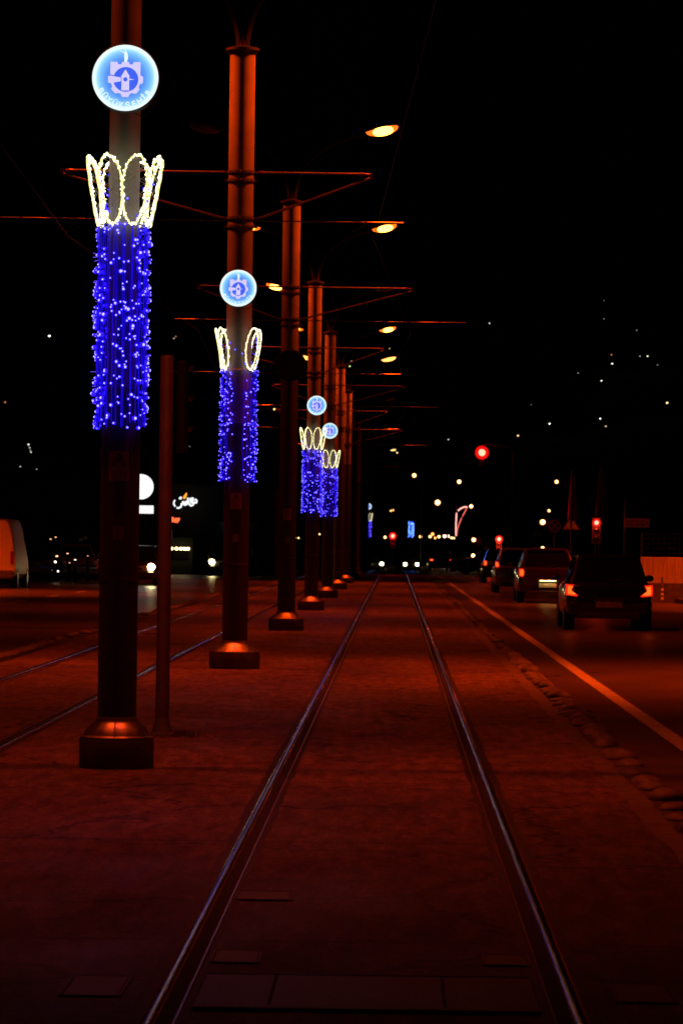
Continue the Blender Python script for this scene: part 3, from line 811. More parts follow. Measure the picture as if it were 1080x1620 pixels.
    MB().bbox((0,yr-.02,.46),(W*.86,.1,.2),.02).build('bumper', paint if tail != 'van' else M['dark'], e)
    MB().bbox((0,yf-.03,.42),(W*.82,.12,.2),.02).build('bumper', paint, e)
    MB().bbox((0,yr-.05,.30),(W*.7,.07,.12),.01).build('skirt', M['dark'], e)
    pl = MB().bbox((0,yr-.078 if plate != 'high' else yr-.03,.52 if plate != 'high' else .72),(.52,.012,.115),.004)
    pl.build('number_plate', M['plate_lit'] if plate in ('lit',) else M['plate_dim'], e)
    if plate == 'lit':
        MB().box((0,yr-.12,.66),(.46,.012,.01)).build('plate_lamp', M['platelamp'], e)
        MB().bbox((0,yr-.09,.69),(.6,.09,.03),.006).build('trim_strip', M['rim'], e)
    for sx in (-1, 1):
        MB().ball((sx*(hw+.08), c1-.45, belt+.1), .1, sc=(1,.55,.7), n=12, m=6).build('mirror', paint, e, smooth=True)
        hl = MB().ball((sx*(hw*.72), yf-.05, .70), .13 if not far else .17, sc=(1.1,.9,.95), n=12, m=6)
        hl.build('headlight', M['head_on'] if head_on else M['head_off'], e, smooth=True)
    for sy in (1, -1): MB().box((0, sy*(L/2)+.01*sy, .62), (.6,.03,.08)).build('grille', M['dark'], e)
    # handles, wiper, spoiler
    MB().bbox((0,ctop0-.02,H-.055),(tw*1.7,.14,.03),.008).build('spoiler', paint, e)
    w_ = MB(); w_.tube([(0,c0+.0,belt+.05),(.28,c0+.02,belt+.10)], .008, 5); w_.build('wiper', M['dark'], e)
    if roofrail:
        for sx in (-1, 1):
            MB().tube([(sx*tw*.92,ctop0+.2,H-.01),(sx*tw*.92,ctop0+.3,H+.035),(sx*tw*.92,ctop1-.3,H+.035),(sx*tw*.92,ctop1-.15,H-.01)], .014, 6).build('roof_rail', M['rim'], e, smooth=True)
    return e
M['tail_on'] = emat('lit tail lamp', (1,.018,.003), .95); M['tail_core'] = emat('tail lamp bulb', (1,.11,.012), 1.9)
M['tail_off'] = mat('unlit tail lamp', (.25,.01,.01), .15, coat=.6)
M['head_on'] = emat('lit headlight', (1,.8,.36), 40)
M['head_off'] = mat('headlight glass', (.5,.5,.5), .12, coat=.6)
M['plate_lit'] = mat('car plate', (.85,.8,.62), .5, noise=.25, nscale=14)
M['plate_dim'] = mat('car plate', (.16,.15,.14), .5, noise=.5, nscale=14)  # white plate with its dimness put into the colour
M['platelamp'] = emat('plate lamp', (1,.58,.16), 30)
black = mat('black car paint', (.008,.008,.009), .22, coat=1)
redp = mat('dark red car paint', (.03,.006,.005), .25, coat=1)
silver = mat('silver car paint', (.2,.19,.18), .3, metal=.5, coat=1)
darkp = mat('charcoal car paint', (.02,.02,.022), .25, coat=1)
whitep = mat('white van paint', (.62,.62,.6), .5)

def gp(px, Z): a, b = ray(px, 1000); return Vector((a*Z, Z, gz(Z)))
def xat(px, py, Z): return ray(px, py)[0]*Z
boomer = [(.86,.92),(.70,.91),(.745,.83),(.745,.79),(.62,.70),(.64,.675),(.86,.70),(.868,.8)]
car('parked_car', 'black hatchback with bright angled tail lights, nearest car on the right', 'car', (xat(963,960,75.3),77.4,0), 0, black, 4.2, 1.76, 1.53, lamp=boomer, group='cars queuing on the right road', roofrail=False)
roundl = [(.84,1.0),(.73,1.01),(.69,.95),(.69,.82),(.74,.76),(.84,.79)]
car('parked_car', 'dark red van-like car with a bright lit number plate', 'car', (xat(866,920,111),113.1,0), 0, redp, 4.2, 1.78, 1.62, lamp=roundl, plate='lit', belt=1.02, group='cars queuing on the right road')
car('parked_car', 'silver hatchback half hidden behind the dark red car', 'car', (xat(821,915,134),136,0), 0, silver, 4.3, 1.8, 1.6, lamp=[(.86,1.12),(.76,1.1),(.70,.95),(.84,.9)], group='cars queuing on the right road', roofrail=True)
car('parked_car', 'charcoal car farthest in the right queue, left of the silver hatchback', 'car', (xat(794,900,171),173,0), 0, darkp, 4.4, 1.8, 1.5, lamp=roundl, group='cars queuing on the right road', far=True)
car('moving_car', 'dark saloon with two small red tail lights at the far crossing', 'car', (xat(698,895,259),261,gz(260)-.0), 0, darkp, 4.5, 1.78, 1.42, tail='sedan', far=True, lamp=[(.8,.86),(.56,.86),(.56,.73),(.8,.73)], plate='high')
car('moving_car', 'pale silver car crossing sideways behind the queue, wheel visible', 'car', (xat(772,897,228),228,gz(228)), R(90), silver, 4.4, 1.78, 1.45, far=True, tail_on=False)
car('moving_car', 'oncoming car with two yellow headlights beyond the end of the rails', 'car', (xat(650,895,400),400,gz(400)), R(180), darkp, 4.3, 1.76, 1.5, far=True, head_on=True, tail_on=False)
car('moving_car', 'small oncoming car with two white headlights left of the tram rails', 'car', (xat(594,900,400),402,gz(402)), R(180), darkp, 4.3, 1.76, 1.5, far=True, head_on=True, tail_on=False)
car('moving_car', 'oncoming car with one bright headlight showing left of the second mast', 'car', (xat(354,905,184),187,0), R(180), darkp, 4.3, 1.76, 1.5, head_on=True, tail_on=False)
car('moving_car', 'oncoming car whose headlight shows just right of the second mast', 'car', (xat(384,900,201),204,0), R(180), silver, 4.3, 1.76, 1.5, head_on=True, tail_on=False)
car('moving_car', 'oncoming car whose headlight glares right of the nearest mast', 'car', (xat(211,910,141),143.5,0), R(180), redp, 4.3, 1.76, 1.5, head_on=True, tail_on=False)
# left lot
car('parked_car', 'dark red car parked beside the white van, small orange glints', 'car', (xat(38,880,150),152,0), R(8), redp, 4.3, 1.76, 1.5, tail_on=False, group='cars parked on the left')
car('parked_car', 'black car parked left of the nearest mast with bright glints on its side', 'car', (xat(76,880,160),162,0), R(200), black, 4.3, 1.76, 1.55, tail_on=False, group='cars parked on the left')
car('parked_car', 'silver car parked left of the nearest mast, rightmost of the parked cars', 'car', (xat(112,880,156),158,0), R(190), silver, 4.3, 1.76, 1.5, tail_on=False, group='cars parked on the left')

# white van cut by the left edge
vp = at(-3, 930, 127)
e = empty('white_van', (vp.x-.45, 130, 0), 'white van lit orange at the left edge of the road', 'van', rz=0)
vb = MB(); secs = [(-2.6,.34,.78,.99,2.15),(-2.55,.34,.80,1.0,2.3),(-2.0,.32,.82,1.0,2.36),(1.2,.32,.82,1.0,2.36),(1.7,.34,.78,1.0,1.9),(2.3,.36,.8,.97,1.2),(2.6,.38,.7,.9,.9)]
rings = []
for y_, zb_, kt, kb, zt in secs:
    hf = [(.8*kb,zb_),(.96*kb,zb_+.15),(.98*kb,zb_+.6 if zt > 1.3 else zb_+.3),(.94*kb*((kt+1)/2), (zt+.9)/2+.25 if zt > 1.3 else zt-.12),(.92*kt,zt-.14),(.8*kt,zt-.03),(.4*kt,zt)]
    rings.append([(x, y_, z) for x, z in hf]+[(-x, y_, z) for x, z in reversed(hf)])
n = len(rings[0])
vb.add([v for r in rings for v in r], [(a*n+i, a*n+(i+1) % n, (a+1)*n+(i+1) % n, (a+1)*n+i) for a in range(len(rings)-1) for i in range(n)]+[tuple(range(n)), tuple((len(rings)-1)*n+i for i in reversed(range(n)))])
vb.build('body', whitep, e, smooth=True)
MB().bbox((0,-2.66,.5),(1.86,.14,.22),.03).build('bumper', M['drum'], e)
for sx in (-1, 1):
    MB().bbox((sx*.86,-2.63,1.05),(.1,.06,.42),.01).build('tail_light', M['tail_off'], e)
    for yy in (-1.7, 1.7):
        t = MB().lathe([(.2,-.11),(.32,-.11),(.35,-.07),(.355,0),(.35,.07),(.32,.11),(.2,.11)], n=24, rot=Matrix.Rotation(R(90),3,'Y'), c=(sx*.86,yy,.35)).build('wheel', M['rubber'], e, smooth=True)
        MB().lathe([(1e-6,0),(.19,0),(.2,.01)], n=20, rot=Matrix.Rotation(R(90)*sx,3,'Y'), c=(sx*.975,yy,.35)).build('rim', M['rim'], t)
MB().box((0,-2.605,1.3),(.014,.012,1.5)).build('door_seam', M['dark'], e)
MB().box((.2,-2.64,.85),(.52,.02,.11)).build('number_plate', M['plate_dim'], e)

# ------------------------------------------------------------------ distant lamps
M['halo_o'] = emat('orange lamp halo', (1,.2,.03), .8)  # outer ball that stands for the orange halo round small lamps
WARM = (1,.62,.2); WHITE = (.95,1,.85); ORG = (1,.3,.06)
def gmat(name, col, s): 
    key = (name, s)
    if key not in M: M[key] = emat('%s lamp glow' % name, col, s)
    return M[key]
def street_lamp(px, py, Z, r_px, col, s, label, arm=0.0, group='distant street lamps'):
    p = at(px, py, Z); base = hill_h(p.x, Z) if Z >= 650 else gz(Z)
    r = r_px*Z/F
    x0 = p.x+arm
    e = empty('street_lamp', (x0, Z, base), label, 'street lamp', group)
    h = p.z-base; pr = .05+r*.05
    t = MB(); pts = [(0,0,0),(0,0,h*.9)]
    if arm: pts += [(-arm*.3,0,h*.985),(-arm*.85,0,h+.1*r)]
    else: pts += [(0,0,h)]
    t.tube(pts, [pr*1.4, pr, pr*.8, pr*.7][:len(pts)], 6); t.build('pole', M['dark'], e)
    hd = MB().lathe([(r*.4,r*1.25),(r*.75,r*.9),(r*.8,r*.6)], n=10, c=(-arm,0,h)); h_ = hd.build('lamp_head', M['dark'], e)
    if col in (WARM, ORG) and r_px > 1.9:
        g_ = MB().ball((-arm,0,h), r*1.12, n=14, m=8).build('lamp_glass', M['halo_o'], h_, smooth=True)
        MB().ball((-arm,-r*.5,h), r*.86, n=14, m=8).build('lamp_core', gmat('%.2f%.2f' % (col[0], col[2]), col, s), h_, smooth=True)
    else: MB().ball((-arm,0,h), r, n=12, m=8).build('lamp_glass', gmat('%.2f%.2f' % (col[0], col[2]), col, s), h_, smooth=True)
    return e
lamps = [
 (655,752,400,3.6,WARM,5,'far warm street lamp high above the end of the rails',.8),
 (726,762,400,3.4,WARM,6,'far warm street lamp above the pink arched lamp',.8),
 (692,795,300,4.6,WARM,8,'bright warm street lamp over the dark saloon',.8),
 (880,762,350,3.2,WARM,5,'warm street lamp left of the limp red flags',.8),
 (868,808,420,2.4,WARM,4,'small warm lamp above the small warning triangle',0),
 (858,826,250,4.6,WARM,6,'bright warm lamp touching the small warning triangle',.6),
 (749,854,330,3.6,WARM,6,'warm lamp beside the small blank square sign',0),
 (748,879,300,3.2,WARM,6,'low warm lamp over the pale crossing car',0),
 (858,867,300,3.0,WARM,6,'low warm lamp above the dark red car',0),
 (665,849,500,2.6,WARM,5,'small warm lamp right of the blue column',0),
 (680,849,500,2.4,WARM,5,'leftmost of the small row of lamps above the saloon',0),
 (684,845,560,2.8,ORG,4,'orange lamp topmost in the small row above the saloon',0),
 (688,851,500,2.0,ORG,5,'lowest orange lamp in the small row above the saloon',0),
 (694,849,520,2.6,WARM,5,'round lamp in the middle of the small row above the saloon',0),
 (703,848,500,2.8,(1,.6,.4),5,'pinkish lamp, left one of a close pair above the saloon',0),
 (708,848,500,2.8,(1,.6,.4),5,'pinkish lamp, right one of a close pair above the saloon',0),
 (714,851,520,2.0,WARM,5,'small lamp just left of the foot of the pink arch',0),
 (718,851,520,1.8,WARM,5,'small lamp right at the foot of the pink arch',0),
 (609,850,450,2.4,WARM,5,'small lamp left of the red signal over the rails',0),
 (618,808,520,1.6,WARM,2,'faint lamp, left one of a tiny pair over the rails',0),
 (621,807,520,2.0,WARM,3,'faint lamp, right one of a tiny pair over the rails',0),
 (628,716,480,1.4,WARM,2,'tiny faint lamp beside the dim yellow lamp high over the rails',0),
 (568,762,420,1.8,WARM,3,'small yellow lamp among the far masts',0),
 (550,856,400,2.2,WARM,5,'small lamp low between far masts left of the rails',0),
 (467,851,300,1.6,WARM,3,'tiny lamp, left one of a low pair beside the fourth mast',0),
 (472,851,300,1.5,WARM,3,'tiny lamp, right one of a low pair beside the fourth mast',0),
 (505,845,300,1.6,WARM,3,'tiny lamp low between the fourth and fifth masts',0),
 (434,647,500,1.9,WARM,2,'small dim lamp right of the second mast at mid height',0),
 (58,838,230,3.2,(1,.6,.2),1.2,'dim yellow lamp above the parked cars on the left',0),
 (81,878,168,1.6,(1,.6,.2),3,'tiny yellow light over the black parked car',0),
]
for l in lamps: street_lamp(l[0],l[1],l[2],l[3],l[4],l[5],l[6],l[7])
street_lamp(745,801,262,3.2,WARM,6,'warm street lamp at the tip of the pink arched lamp',0)
# long flat fittings
def flat_lamp(px, py, Z, wpx, hpx, col, s, label, tilt=0):
    p = at(px, py, Z); b = gz(Z); e = empty('street_lamp', (p.x, Z, b), label, 'street lamp', 'distant street lamps')
    h = p.z-b; MB().tube([(0,0,0),(0,0,h)], .05, 6).build('pole', M['dark'], e)
    k = Z/F; MB().ball((0,0,h), 1, sc=(wpx*k/2,.1,hpx*k/2), n=14, m=7, rot=Matrix.Rotation(R(-tilt),3,'Y')).build('lamp_glass', gmat('%.2f%.2f' % (col[0], col[2]), col, s), e, smooth=True)
flat_lamp(562,822,300,8,4,WHITE,2.5,'oval white lamp between the far masts')
flat_lamp(622,712,380,9,3.2,(1,.6,.2),1.6,'dim flat yellow lamp high over the rails',8)

# small glowing balls added for the parked-car glints, then lamps over the dark hill
for x_, y_, r_, s_ in ((90,880,2.2,2.5),(88,889,2.6,4),(90,896,2.0,2.5),(91,904,2.4,4),(107,876,1.8,2.5),(110,891,1.5,2),(119,886,1.8,3),(32,894,1.8,2),(30,912,1.5,2),(139,880,1.5,1.5),(80,853,1.8,1.2),(88,850,1.6,1.5)):
    street_lamp(x_, y_, 150.5 if y_ > 870 else 185, r_*.9, (1,.5,.25) if s_ < 3 else (1,.85,.7), s_, 'tiny glowing ball added for the glints and small lights among the parked cars on the left', 0, 'added glints among the parked cars')
hl = [(774,511,1.5,WHITE,1.2),(627,124,0,WHITE,0),(968,575,1.8,WHITE,2.5),(967,561,1.4,ORG,1),(951,602,1.7,WHITE,1.8),(1012,563,1.2,WHITE,.8),(1024,563,1.6,(1,1,.6),2),
      (1040,577,1.2,WHITE,.5),(914,590,1.2,WHITE,.5),(1055,637,2.2,(1,.7,.3),3),(949,662,1.8,WHITE,2.5),(958,674,1.5,(1,.7,.4),1.5),(869,670,1.9,(.9,1,.8),3),(819,689,1.9,(1,.7,.3),2.5),
      (955,504,1.1,WHITE,.35),(1007,522,1.2,WHITE,.4),(955,475,1,WHITE,.2),(709,695,1.5,WHITE,1.2),(78,531,2.2,WHITE,4),(8,636,1.6,ORG,1.2),(45,703,2.0,WHITE,1.6),(47,708,1.5,WHITE,1),(48,712,1.1,WHITE,.8),(49,715,1.7,WHITE,1.2),
      (32,738,1.5,WHITE,.8),(58,742,1.3,WHITE,.6),(69,768,1.2,WHITE,.4),(275,535,1.4,WHITE,.8),(278,532,1.4,ORG,.8),(553,579,1.7,(.9,1,.3),1.5),(556,571,1.3,WHITE,1),(616,551,1.3,WARM,1),(300,706,1.2,WHITE,.4),(840,640,1.0,WHITE,.3)]
for x_, y_, r_, c_, s_ in hl:
    if r_ == 0: continue
    a, b = ray(x_, y_); Z = 660; hit = None
    while Z < 1700:
        if hill_h(a*Z, min(Z,1640))+5 >= CAMH+b*Z: hit = Z; break
        Z += 10
    if hit is None: hit = 1450
    left = x_ < 400
    street_lamp(x_, y_, hit, r_*.75, c_, s_*.8, 'tiny scattered light on the dark hill to the left' if left else ('tiny scattered light on the dark hill among the overhead wires' if x_ < 640 else 'tiny scattered light on the dark hill to the right'), 0, 'lights on the dark hill')

# off-frame lamps lighting van and wall, plus added ones to brighten signs and road
for x0, y0, lab, pw in ((-17.5, 119, 'tall sodium street lamp beside the parking ground', 3.6), (12.5, 109, 'tall sodium street lamp on the right pavement', 3.0), (14.5, 144, 'unseen street lamp added to brighten the road signs near the red flags', 1.6), (12.6, 47, 'unseen street lamp added to brighten the right road near the camera', 4.5)):
    e = empty('street_lamp', (x0, y0, 0), lab, 'street lamp', 'roadside sodium lamps')
    s = 1 if x0 < 0 else -1
    MB().tube([(0,0,0),(0,0,8.2),(s*.5,0,8.9),(s*1.5,0,9.1)], [.09,.07,.05,.04], 10).build('pole', M['mast'], e, smooth=True)
    h = MB().ball((s*1.8,0,9.15), 1, sc=(.36,.13,.08), n=14, m=7).build('lamp_head', M['dark'], e, smooth=True)
    MB().ball((s*1.85,0,9.1), 1, sc=(.24,.1,.08), n=14, m=7).build('lamp_glass', M['glow_lamp'], h, smooth=True)
    ld = bpy.data.lights.new('lamp_light', 'SPOT'); ld.energy = LAMP_W*4*pw; ld.color = SODIUM; ld.spot_size = R(116); ld.spot_blend = .6; ld.shadow_soft_size = .12
    lo = bpy.data.objects.new('lamp_light', ld); COL.objects.link(lo); lo.parent = h; lo.location = (s*1.85, 0, 8.95)

# pink arched lamp, decorated with light rope
Z = 262; p = at(721, 905, Z); b = gz(Z); e = empty('arched_lamp', (0, 0, 0), 'lamp post outlined in pink light with a curved arm', 'lamp post')
pk = emat('pink light rope', (1,.42,.36), 1.5); pk2 = emat('dim pink light rope', (1,.16,.12), .9)
def PT(x, y): q = at(x, y, Z); return (q.x, Z, q.z)
q = PT(721, 800); MB().tube([(q[0],Z+.05,b),(q[0],Z+.05,q[2])], .06, 6).build('pole', M['dark'], e)
MB().tube([PT(721,848),PT(721,828),PT(722,811)], .055, 6).build('light_rope', pk, e)
MB().tube([PT(724,808),PT(729,804),PT(734,802),PT(739,802)], .06, 6).build('light_rope', pk, e)
MB().tube([PT(739,802),PT(734,812),PT(731,817)], .045, 6).build('light_rope', pk2, e)
MB().tube([PT(730,819),PT(726,829),PT(723,838),PT(722,848)], .045, 6).build('light_rope', pk2, e)
# far blue column
Z = 300; p = at(650, 838, Z); e = empty('light_curtain', (p.x, Z, gz(Z)), 'bright azure light column on a far post above oncoming headlights', 'light decoration')
h = zat(850, Z, 650); MB().tube([(0,0,0),(0,0,h+1.6)], .1, 8).build('pole', M['dark'], e)
mb = MB()
for k in range(150): 
    a = random.uniform(0,6.28); mb.ball((.2*math.cos(a), .2*math.sin(a), h+random.uniform(0,1.25)), .035, n=5, m=3)
tag(mb.build('led_bulbs', emat('azure led', (.12,.3,1), 4), e, fix=False), kind='stuff')
mb = MB().lathe([(.19,0),(.19,1.25)], n=16, c=(0,0,h)); mb.build('lit_sleeve', emat('azure sleeve', (.01,.03,1), .9), e)

# ------------------------------------------------------------------ traffic signals showing red
redl = emat('red signal', (1,.16,.10), 5); redo = emat('red signal halo', (1,.006,.004), .9)
red2 = redl
def signal(px, py, Z, r_px, m, label, pole_dx=0, light=0):
    p = at(px, py, Z); b = gz(Z); e = empty('traffic_signal', (p.x+pole_dx, Z, b), label, 'traffic light', 'red traffic signals')
    h = p.z-b; t = MB()
    if pole_dx: t.tube([(0,0,0),(0,0,h+.1),(-pole_dx*.2,0,h+.35),(-pole_dx,0,h+.45)], [.08,.06,.05,.04], 8)
    else: t.tube([(0,.1,0),(0,.1,h+.2)], .05, 8)
    t.build('pole', M['dark'], e)
    hs = MB().bbox((-pole_dx,0,h-.25),(.3,.18,.85),.02).build('signal_housing', M['dark'], e)
    r = r_px*Z/F
    MB().ball((-pole_dx,-.1,h), r, sc=(1.7,.3,1.7), n=18, m=8).build('lens_halo', redo, hs, smooth=True)  # lens enlarged so that its glow forms the red halo
    MB().ball((-pole_dx,-.1-r*.3,h), r*.85, sc=(1,.5,1), n=18, m=8).build('lens_core', m, hs, smooth=True)
    for k in (1, 2): MB().ball((-pole_dx,-.09,h-.27*k), .1, sc=(1,.2,1), n=12, m=6).build('dark_lens', M['glass'], hs, smooth=True)
    v = MB(); 
    for j in range(8):
        a0, a1 = R(10+160*j/8), R(10+160*(j+1)/8); f = lambda a, yy: (-pole_dx+(r+.02)*math.cos(a), -.09-yy, h+(r+.02)*math.sin(a))
        v.add([f(a0,0), f(a1,0), f(a1,.12), f(a0,.12)], [(0,1,2,3)])
    v.build('visor', M['dark'], hs, fix=False)
    if light:
        ld = bpy.data.lights.new('lens_light', 'POINT'); ld.energy = light; ld.color = (1,.03,.01); ld.shadow_soft_size = .1
        lo = bpy.data.objects.new('lens_light', ld); COL.objects.link(lo); lo.parent = e; lo.location = (-pole_dx, -.35, h)
signal(762,716,195,6.5,redl,'red traffic light hanging high above the right road', 1.6, 15)
signal(943,827,122,4.0,redl,'red traffic light on the pavement left of the direction sign', 0, 30)
signal(789,853,200,3.6,redl,'red traffic light over the queue of cars', 0, 220)
signal(621,848,212,3.6,redl,'red traffic light over the far end of the tram rails', 0, 30)
e = None

# ------------------------------------------------------------------ road signs on the right
sg_w = mat('retroreflective white', (.75,.72,.6), .5, noise=.15, nscale=9); sg_r = mat('sign red', (.45,.03,.02), .5); sg_k = mat('sign black', (.015,.015,.015), .6)
sg_b = mat('sign dull blue', (.03,.05,.16), .5)
def sign_post(px, py, Z, label, hextra=.3):
    p = at(px, py, Z); b = gz(Z)+(.13 if p.x > 8.6 else 0)
    e = empty('road_sign', (p.x, Z, b), label, 'road sign'); h = p.z-b
    MB().tube([(0,.04,0),(0,.04,h+hextra)], .03, 8).build('post', M['steel'], e)
    return e, h
def tri(mb, cx, cz, s, y0, y1):
    mb.prism([(cx-s, cz-s*.58), (cx+s, cz-s*.58), (cx, cz+s*1.15)], y0, y1)
e, h = sign_post(903, 830, 150, 'larger warning triangle with traffic light symbol on a post')
m_ = MB(); tri(m_, 0, h, .34, -.01, .01); m_.build('border', sg_r, e)
m_ = MB(); tri(m_, 0, h, .27, -.016, -.0102); pl = m_.build('face', sg_w, e)
m_ = MB(); m_.box((0,-.02,h+.075),(.09,.004,.1)); m_.box((0,-.02,h-.055),(.09,.004,.1)); m_.build('symbol', sg_k, pl)
e, h = sign_post(849, 842, 190, 'small warning triangle on a dark square board')
MB().box((0,0,h-.01),(.6,.02,.62)).build('board', sg_k, e)
m_ = MB(); tri(m_, 0, h-.03, .25, -.02, -.011); pl = m_.build('face', sg_w, e)
m_ = MB(); m_.box((0,-.024,h-.02),(.07,.004,.14)); m_.ball((0,-.024,h+.09), .035, sc=(1,.1,1), n=8, m=5); m_.build('symbol', sg_k, pl)
e, h = sign_post(877, 832, 165, 'round no-stopping sign with a red cross between two triangles')
MB().lathe([(1e-6,0),(.28,0),(.28,.02),(1e-6,.02)], n=28, rot=Matrix.Rotation(R(90),3,'X'), c=(0,.01,h)).build('border', sg_r, e)
MB().lathe([(1e-6,0),(.225,0),(.225,.004),(1e-6,.004)], n=28, rot=Matrix.Rotation(R(90),3,'X'), c=(0,-.0105,h)).build('face', sg_b, e)
m_ = MB(); 
for a in (45, -45): m_.box((0,-.019 if a > 0 else -.0225,h),(.44,.003,.05), Matrix.Rotation(R(a),3,'Y'))
m_.build('cross', sg_r, e)
e, h = sign_post(769, 866, 215, 'square pedestrian crossing sign beside a red light')
MB().box((0,0,h),(.48,.02,.48)).build('board', sg_b, e)
m_ = MB(); tri(m_, 0, h-.03, .17, -.016, -.011); pl = m_.build('face', sg_w, e)
m_ = MB(); m_.box((0,-.02,h-.04),(.04,.004,.1)); m_.ball((0,-.02,h+.03), .022, sc=(1,.1,1), n=8, m=5); m_.box((.03,-.02,h-.085),(.09,.003,.02)); m_.build('symbol', sg_k, pl)
e, h = sign_post(757, 856, 215, 'small blank square sign right of a warm lamp')
MB().bbox((0,0,h),(.3,.02,.42),.005).build('board', sg_w, e)
e, h = sign_post(988, 827, 120, 'direction sign board fixed to the right of a post', .75)
MB().bbox((.40,-.01,h),(.78,.025,.29),.006).build('board', sg_w, e)
m_ = MB(); random.seed(5)
for row, zz in ((0,.06),(1,-.06)):
    x_ = .07
    while x_ < .62: 
        ww = random.uniform(.03,.07); m_.box((x_+ww/2,-.025,h+zz),(ww,.003,.045)); x_ += ww+.014
m_.prism([(.68,h-.03),(.75,h),(.68,h+.03)], -.027, -.0235); m_.build('lettering', sg_r, e)

# limp flags
fl = mat('limp flag cloth', (.35,.03,.025), .8, noise=.25, nscale=5)
for px, py, wpx, hpx, Z, lab in ((905,745,17,80,138,'limp dark red flag above the larger warning triangle'),(950,738,22,92,132,'limp dark red flag directly behind the red traffic light')):
    p = at(px, py, Z); e = empty('flag', (p.x, Z, 0), lab, 'flag', 'limp red flags')
    k = Z/F; h = p.z
    MB().tube([(-.02,0,0),(-.02,0,h+.05)], .028, 8).build('pole', M['steel'], e)
    m_ = MB(); N = 10; vs = []
    for i in range(13):
        t = i/12; ww = wpx*k*(.18+.82*t**.7)
        for j in range(N+1):
            u = j/N; vs.append(((u-.4)*ww, .05*math.sin(u*14+t*2)*t+.03, h-t*hpx*k*(1-.08*abs(u-.5))))
    m_.add(vs, [(i*(N+1)+j, i*(N+1)+j+1, (i+1)*(N+1)+j+1, (i+1)*(N+1)+j) for i in range(12) for j in range(N)])
    o = m_.build('cloth', fl, e, fix=False, smooth=True); so = o.modifiers.new('s','SOLIDIFY'); so.thickness = .008

# wall on the right ---------------------------------------------------
wl = mat('streaked render', (.5,.46,.4), .8, noise=.25, nscale=3, stretch=(6,1,.6))
e = empty('boundary_wall', (0,0,.13), 'low wall at the right edge, pale upper part lit orange', 'wall')
a0 = at(1014, 883, 116); 
MB().bbox((a0.x+5, 116.2, .16), (10, .5, .60), .02).build('plinth', mat('dark stone plinth', (.09,.085,.08), .8, noise=.3, nscale=6, bump=.4), e)
MB().bbox((a0.x+5, 116.35, .86), (10, .28, .79), .015).build('panel', wl, e)
cr = MB(); random.seed(11)
for k in range(16):
    x_ = a0.x+.12+k*.09+random.uniform(-.02,.02); z_ = 1.22; pts = []
    for j in range(7): pts.append((x_, 116.208, z_)); x_ -= random.uniform(-.01,.035); z_ -= .115
    cr.tube(pts, .0045, 4)
cr.build('wavy_lines', M['plate_k'], e)  # thin dark wavy lines down the wall panel
e = empty('fence', (0,0,0), 'dark mesh fence rising behind the low wall', 'fence')
f = MB()
for k in range(7): f.tube([(a0.x+.05+1.6*k,116.7,0),(a0.x+.05+1.6*k,116.7,2.15)], .03, 6)
f.build('post', M['dark'], e)
f = MB()
for k in range(60): f.tube([(a0.x+.1+.16*k,116.7,1.3),(a0.x+.1+.16*k,116.7,2.1)], .004, 4)
for k in range(6): f.tube([(a0.x,116.69,1.35+.15*k),(a0.x+9.8,116.69,1.35+.15*k)], .004, 4)
f.build('mesh_panel', M['dark'], e)
# bollard with white reflectors
p = at(1047, 940, 112); e = empty('bollard', (p.x, 112, .13), 'thin dark bollard with three white reflectors before the wall', 'bollard')
MB().lathe([(.05,0),(.05,.03),(.035,.05),(.035,.66),(.02,.68),(1e-6,.685)], n=16).build('post', M['drum'], e, smooth=True)
rf = mat('white reflector', (.85,.85,.8), .4)
for py in (933, 940, 947): MB().bbox((0,-.042,at(1047,py,112).z-.13),(.085,.02,.075),.004).build('reflector', rf, e)

# ------------------------------------------------------------------ left side: totem sign, script sign, kiosk
Zs = 150
wh = emat('white lightbox', (1,1,1), 1.02)
p = at(223, 770, Zs); e = empty('totem_sign', (p.x, Zs, 0), 'overexposed white round lightbox over a small rectangular one', 'sign')
h = p.z; MB().tube([(-.1,.1,0),(-.1,.1,h+.3)], .06, 8).build('post', M['dark'], e)
MB().lathe([(1e-6,0),(.5,0),(.5,.1),(1e-6,.1)], n=48, rot=Matrix.Rotation(R(90),3,'X'), c=(0,0,h)).build('round_lightbox', wh, e)
MB().bbox((0,-.05,at(223,806,Zs).z),(1.02,.1,.32),.01).build('lightbox', wh, e)
Zs = 185
e = empty('shop_building', (0,0,0), 'dark low shop building behind the left road', 'building')
bm_ = mat('dark render', (.012,.011,.010), .9, noise=.3, nscale=1)
c = at(255, 800, Zs+12); MB().box((c.x-6, Zs+14, 2.2),(24,10,4.4)).build('wall', bm_, e)
MB().bbox((c.x-6, Zs+13.9, 4.5),(24.6,10.8,.25),.03).build('roof', bm_, e)
for k in range(6): MB().box((c.x-16+4*k, Zs+8.98, 1.5),(2.6,.06,2.4)).build('window', M['glass'], e)
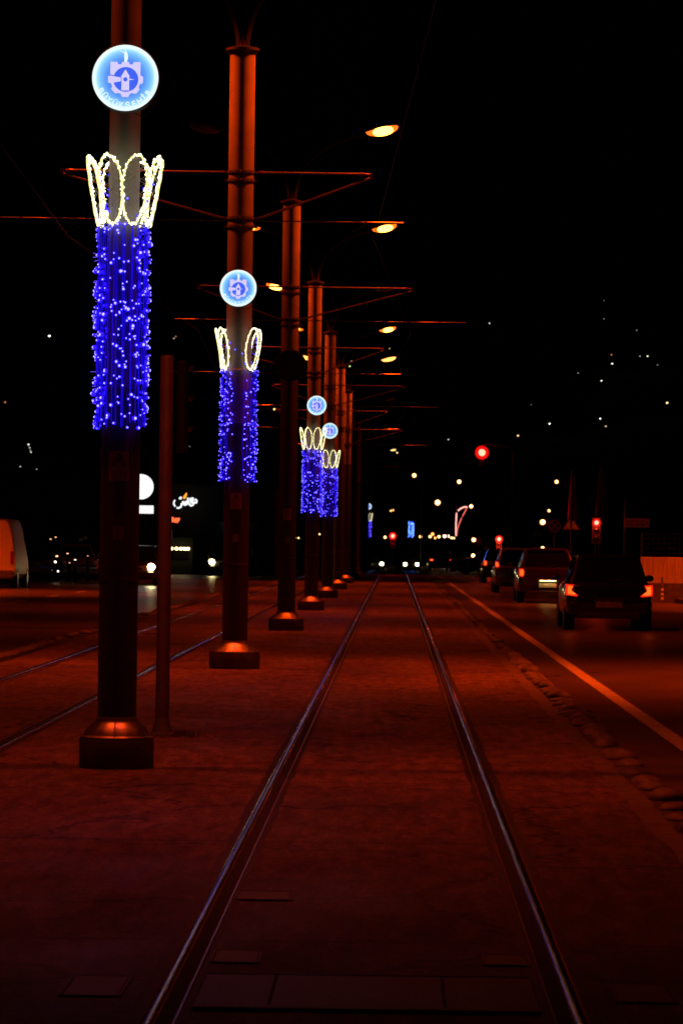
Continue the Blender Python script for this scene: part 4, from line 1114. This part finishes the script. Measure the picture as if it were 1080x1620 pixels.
# script sign (white handwriting with an orange flame), unreadable strokes as photographed
e = empty('script_sign', (0,0,0), 'white handwritten light sign with a small orange flame', 'sign')
def sp(x, y): q = at(215+x/8.31, 740+y/8.31, Zs+8); return (q.x, Zs+8, q.z)
ws = emat('white neon', (.95,.98,1), 1.1); of = emat('orange neon', (1,.32,.03), 1.6)
st = MB()
for pts, r in (([(515,425),(500,445),(497,475),(515,510)],.045),([(535,523),(560,530),(588,515),(600,490),(600,465)],.05),([(565,405),(580,400),(600,405)],.05),([(585,380),(592,395),(588,415)],.05),
               ([(615,440),(625,470),(645,490),(665,470),(670,430)],.06),([(650,440),(655,470),(680,480)],.06),([(680,395),(690,440),(700,480),(725,500),(750,490),(758,455)],.05),([(715,395),(722,440),(735,470)],.055),([(745,390),(748,420),(745,450)],.055),([(770,430),(785,415),(800,435),(795,460),(775,465),(768,445)],.05)):
    st.tube([sp(*q) for q in pts], r, 6)
st.build('neon_strokes', ws, e, smooth=True)
MB().tube([sp(665,330),sp(655,360),sp(640,385),sp(625,405)], [.03,.06,.08,.05], 6).build('flame', of, e, smooth=True)
q = sp(560,640); MB().tube([(q[0],Zs+8.2,0),(q[0],Zs+8.2,q[2])], .05, 6).tube([(q[0],Zs+8.2,q[2]),(sp(640,480)[0],Zs+8.2,sp(640,480)[2])], .03, 6).build('support', M['dark'], e)
# small red light sign
e = empty('red_sign', (0,0,0), 'pair of small glowing red shapes below the script sign', 'sign')
m_ = MB()
for x_, y_, r in ((455,678,.05),(478,672,.1),(480,695,.09),(530,675,.07),(522,697,.1),(548,690,.09),(565,672,.06),(540,715,.04)): m_.ball(sp(x_, y_), r, n=10, m=6)
m_.build('red_tubes', emat('red neon', (1,.1,.03), 2.0), e)
q = sp(510,700); MB().tube([(q[0],Zs+8.1,0),(q[0],Zs+8.1,q[2])], .05, 6).build('post', M['dark'], e)
# kiosk with a row of lamps under its eaves
Zk = 192; a_ = at(282, 868, Zk)
e = empty('kiosk', (a_.x, Zk, 0), 'dark kiosk under a row of small yellow lamps', 'kiosk')
MB().bbox((0,.8,.95),(1.5,1.4,1.9),.03).build('wall', bm_, e)
MB().bbox((0,.6,2.03),(1.8,2.0,.12),.02).build('roof', M['dark'], e)
MB().box((0,.08,1.1),(1.0,.04,.7)).build('window', M['glass'], e)
hz = at(282,868,Zk).z
for px in (268,272,280,287,293,298):
    q = at(px, 868, Zk); MB().ball((q.x-a_.x,-.42,hz), .085, sc=(1.1,1,1), n=10, m=6).build('eaves_lamp', gmat('kiosk', (1,.72,.3), 6), e, smooth=True)
MB().box((0,-.42,hz+.1),(1.2,.05,.05)).build('lamp_rail', M['dark'], e)
e = empty('notice_board', (at(268,845,190).x, 190, 0), 'small grey notice board above the kiosk lamps', 'sign')
q = at(268,845,190); MB().tube([(0,.05,0),(0,.05,q.z)], .04, 6).build('post', M['dark'], e)
MB().bbox((0,0,q.z),(.26,.04,.5),.01).build('board', mat('glowing grey board', (.3,.3,.34), .6, emis=(.3,.3,.4), strength=.09), e)  # faint glow given to the board itself, which is no lamp
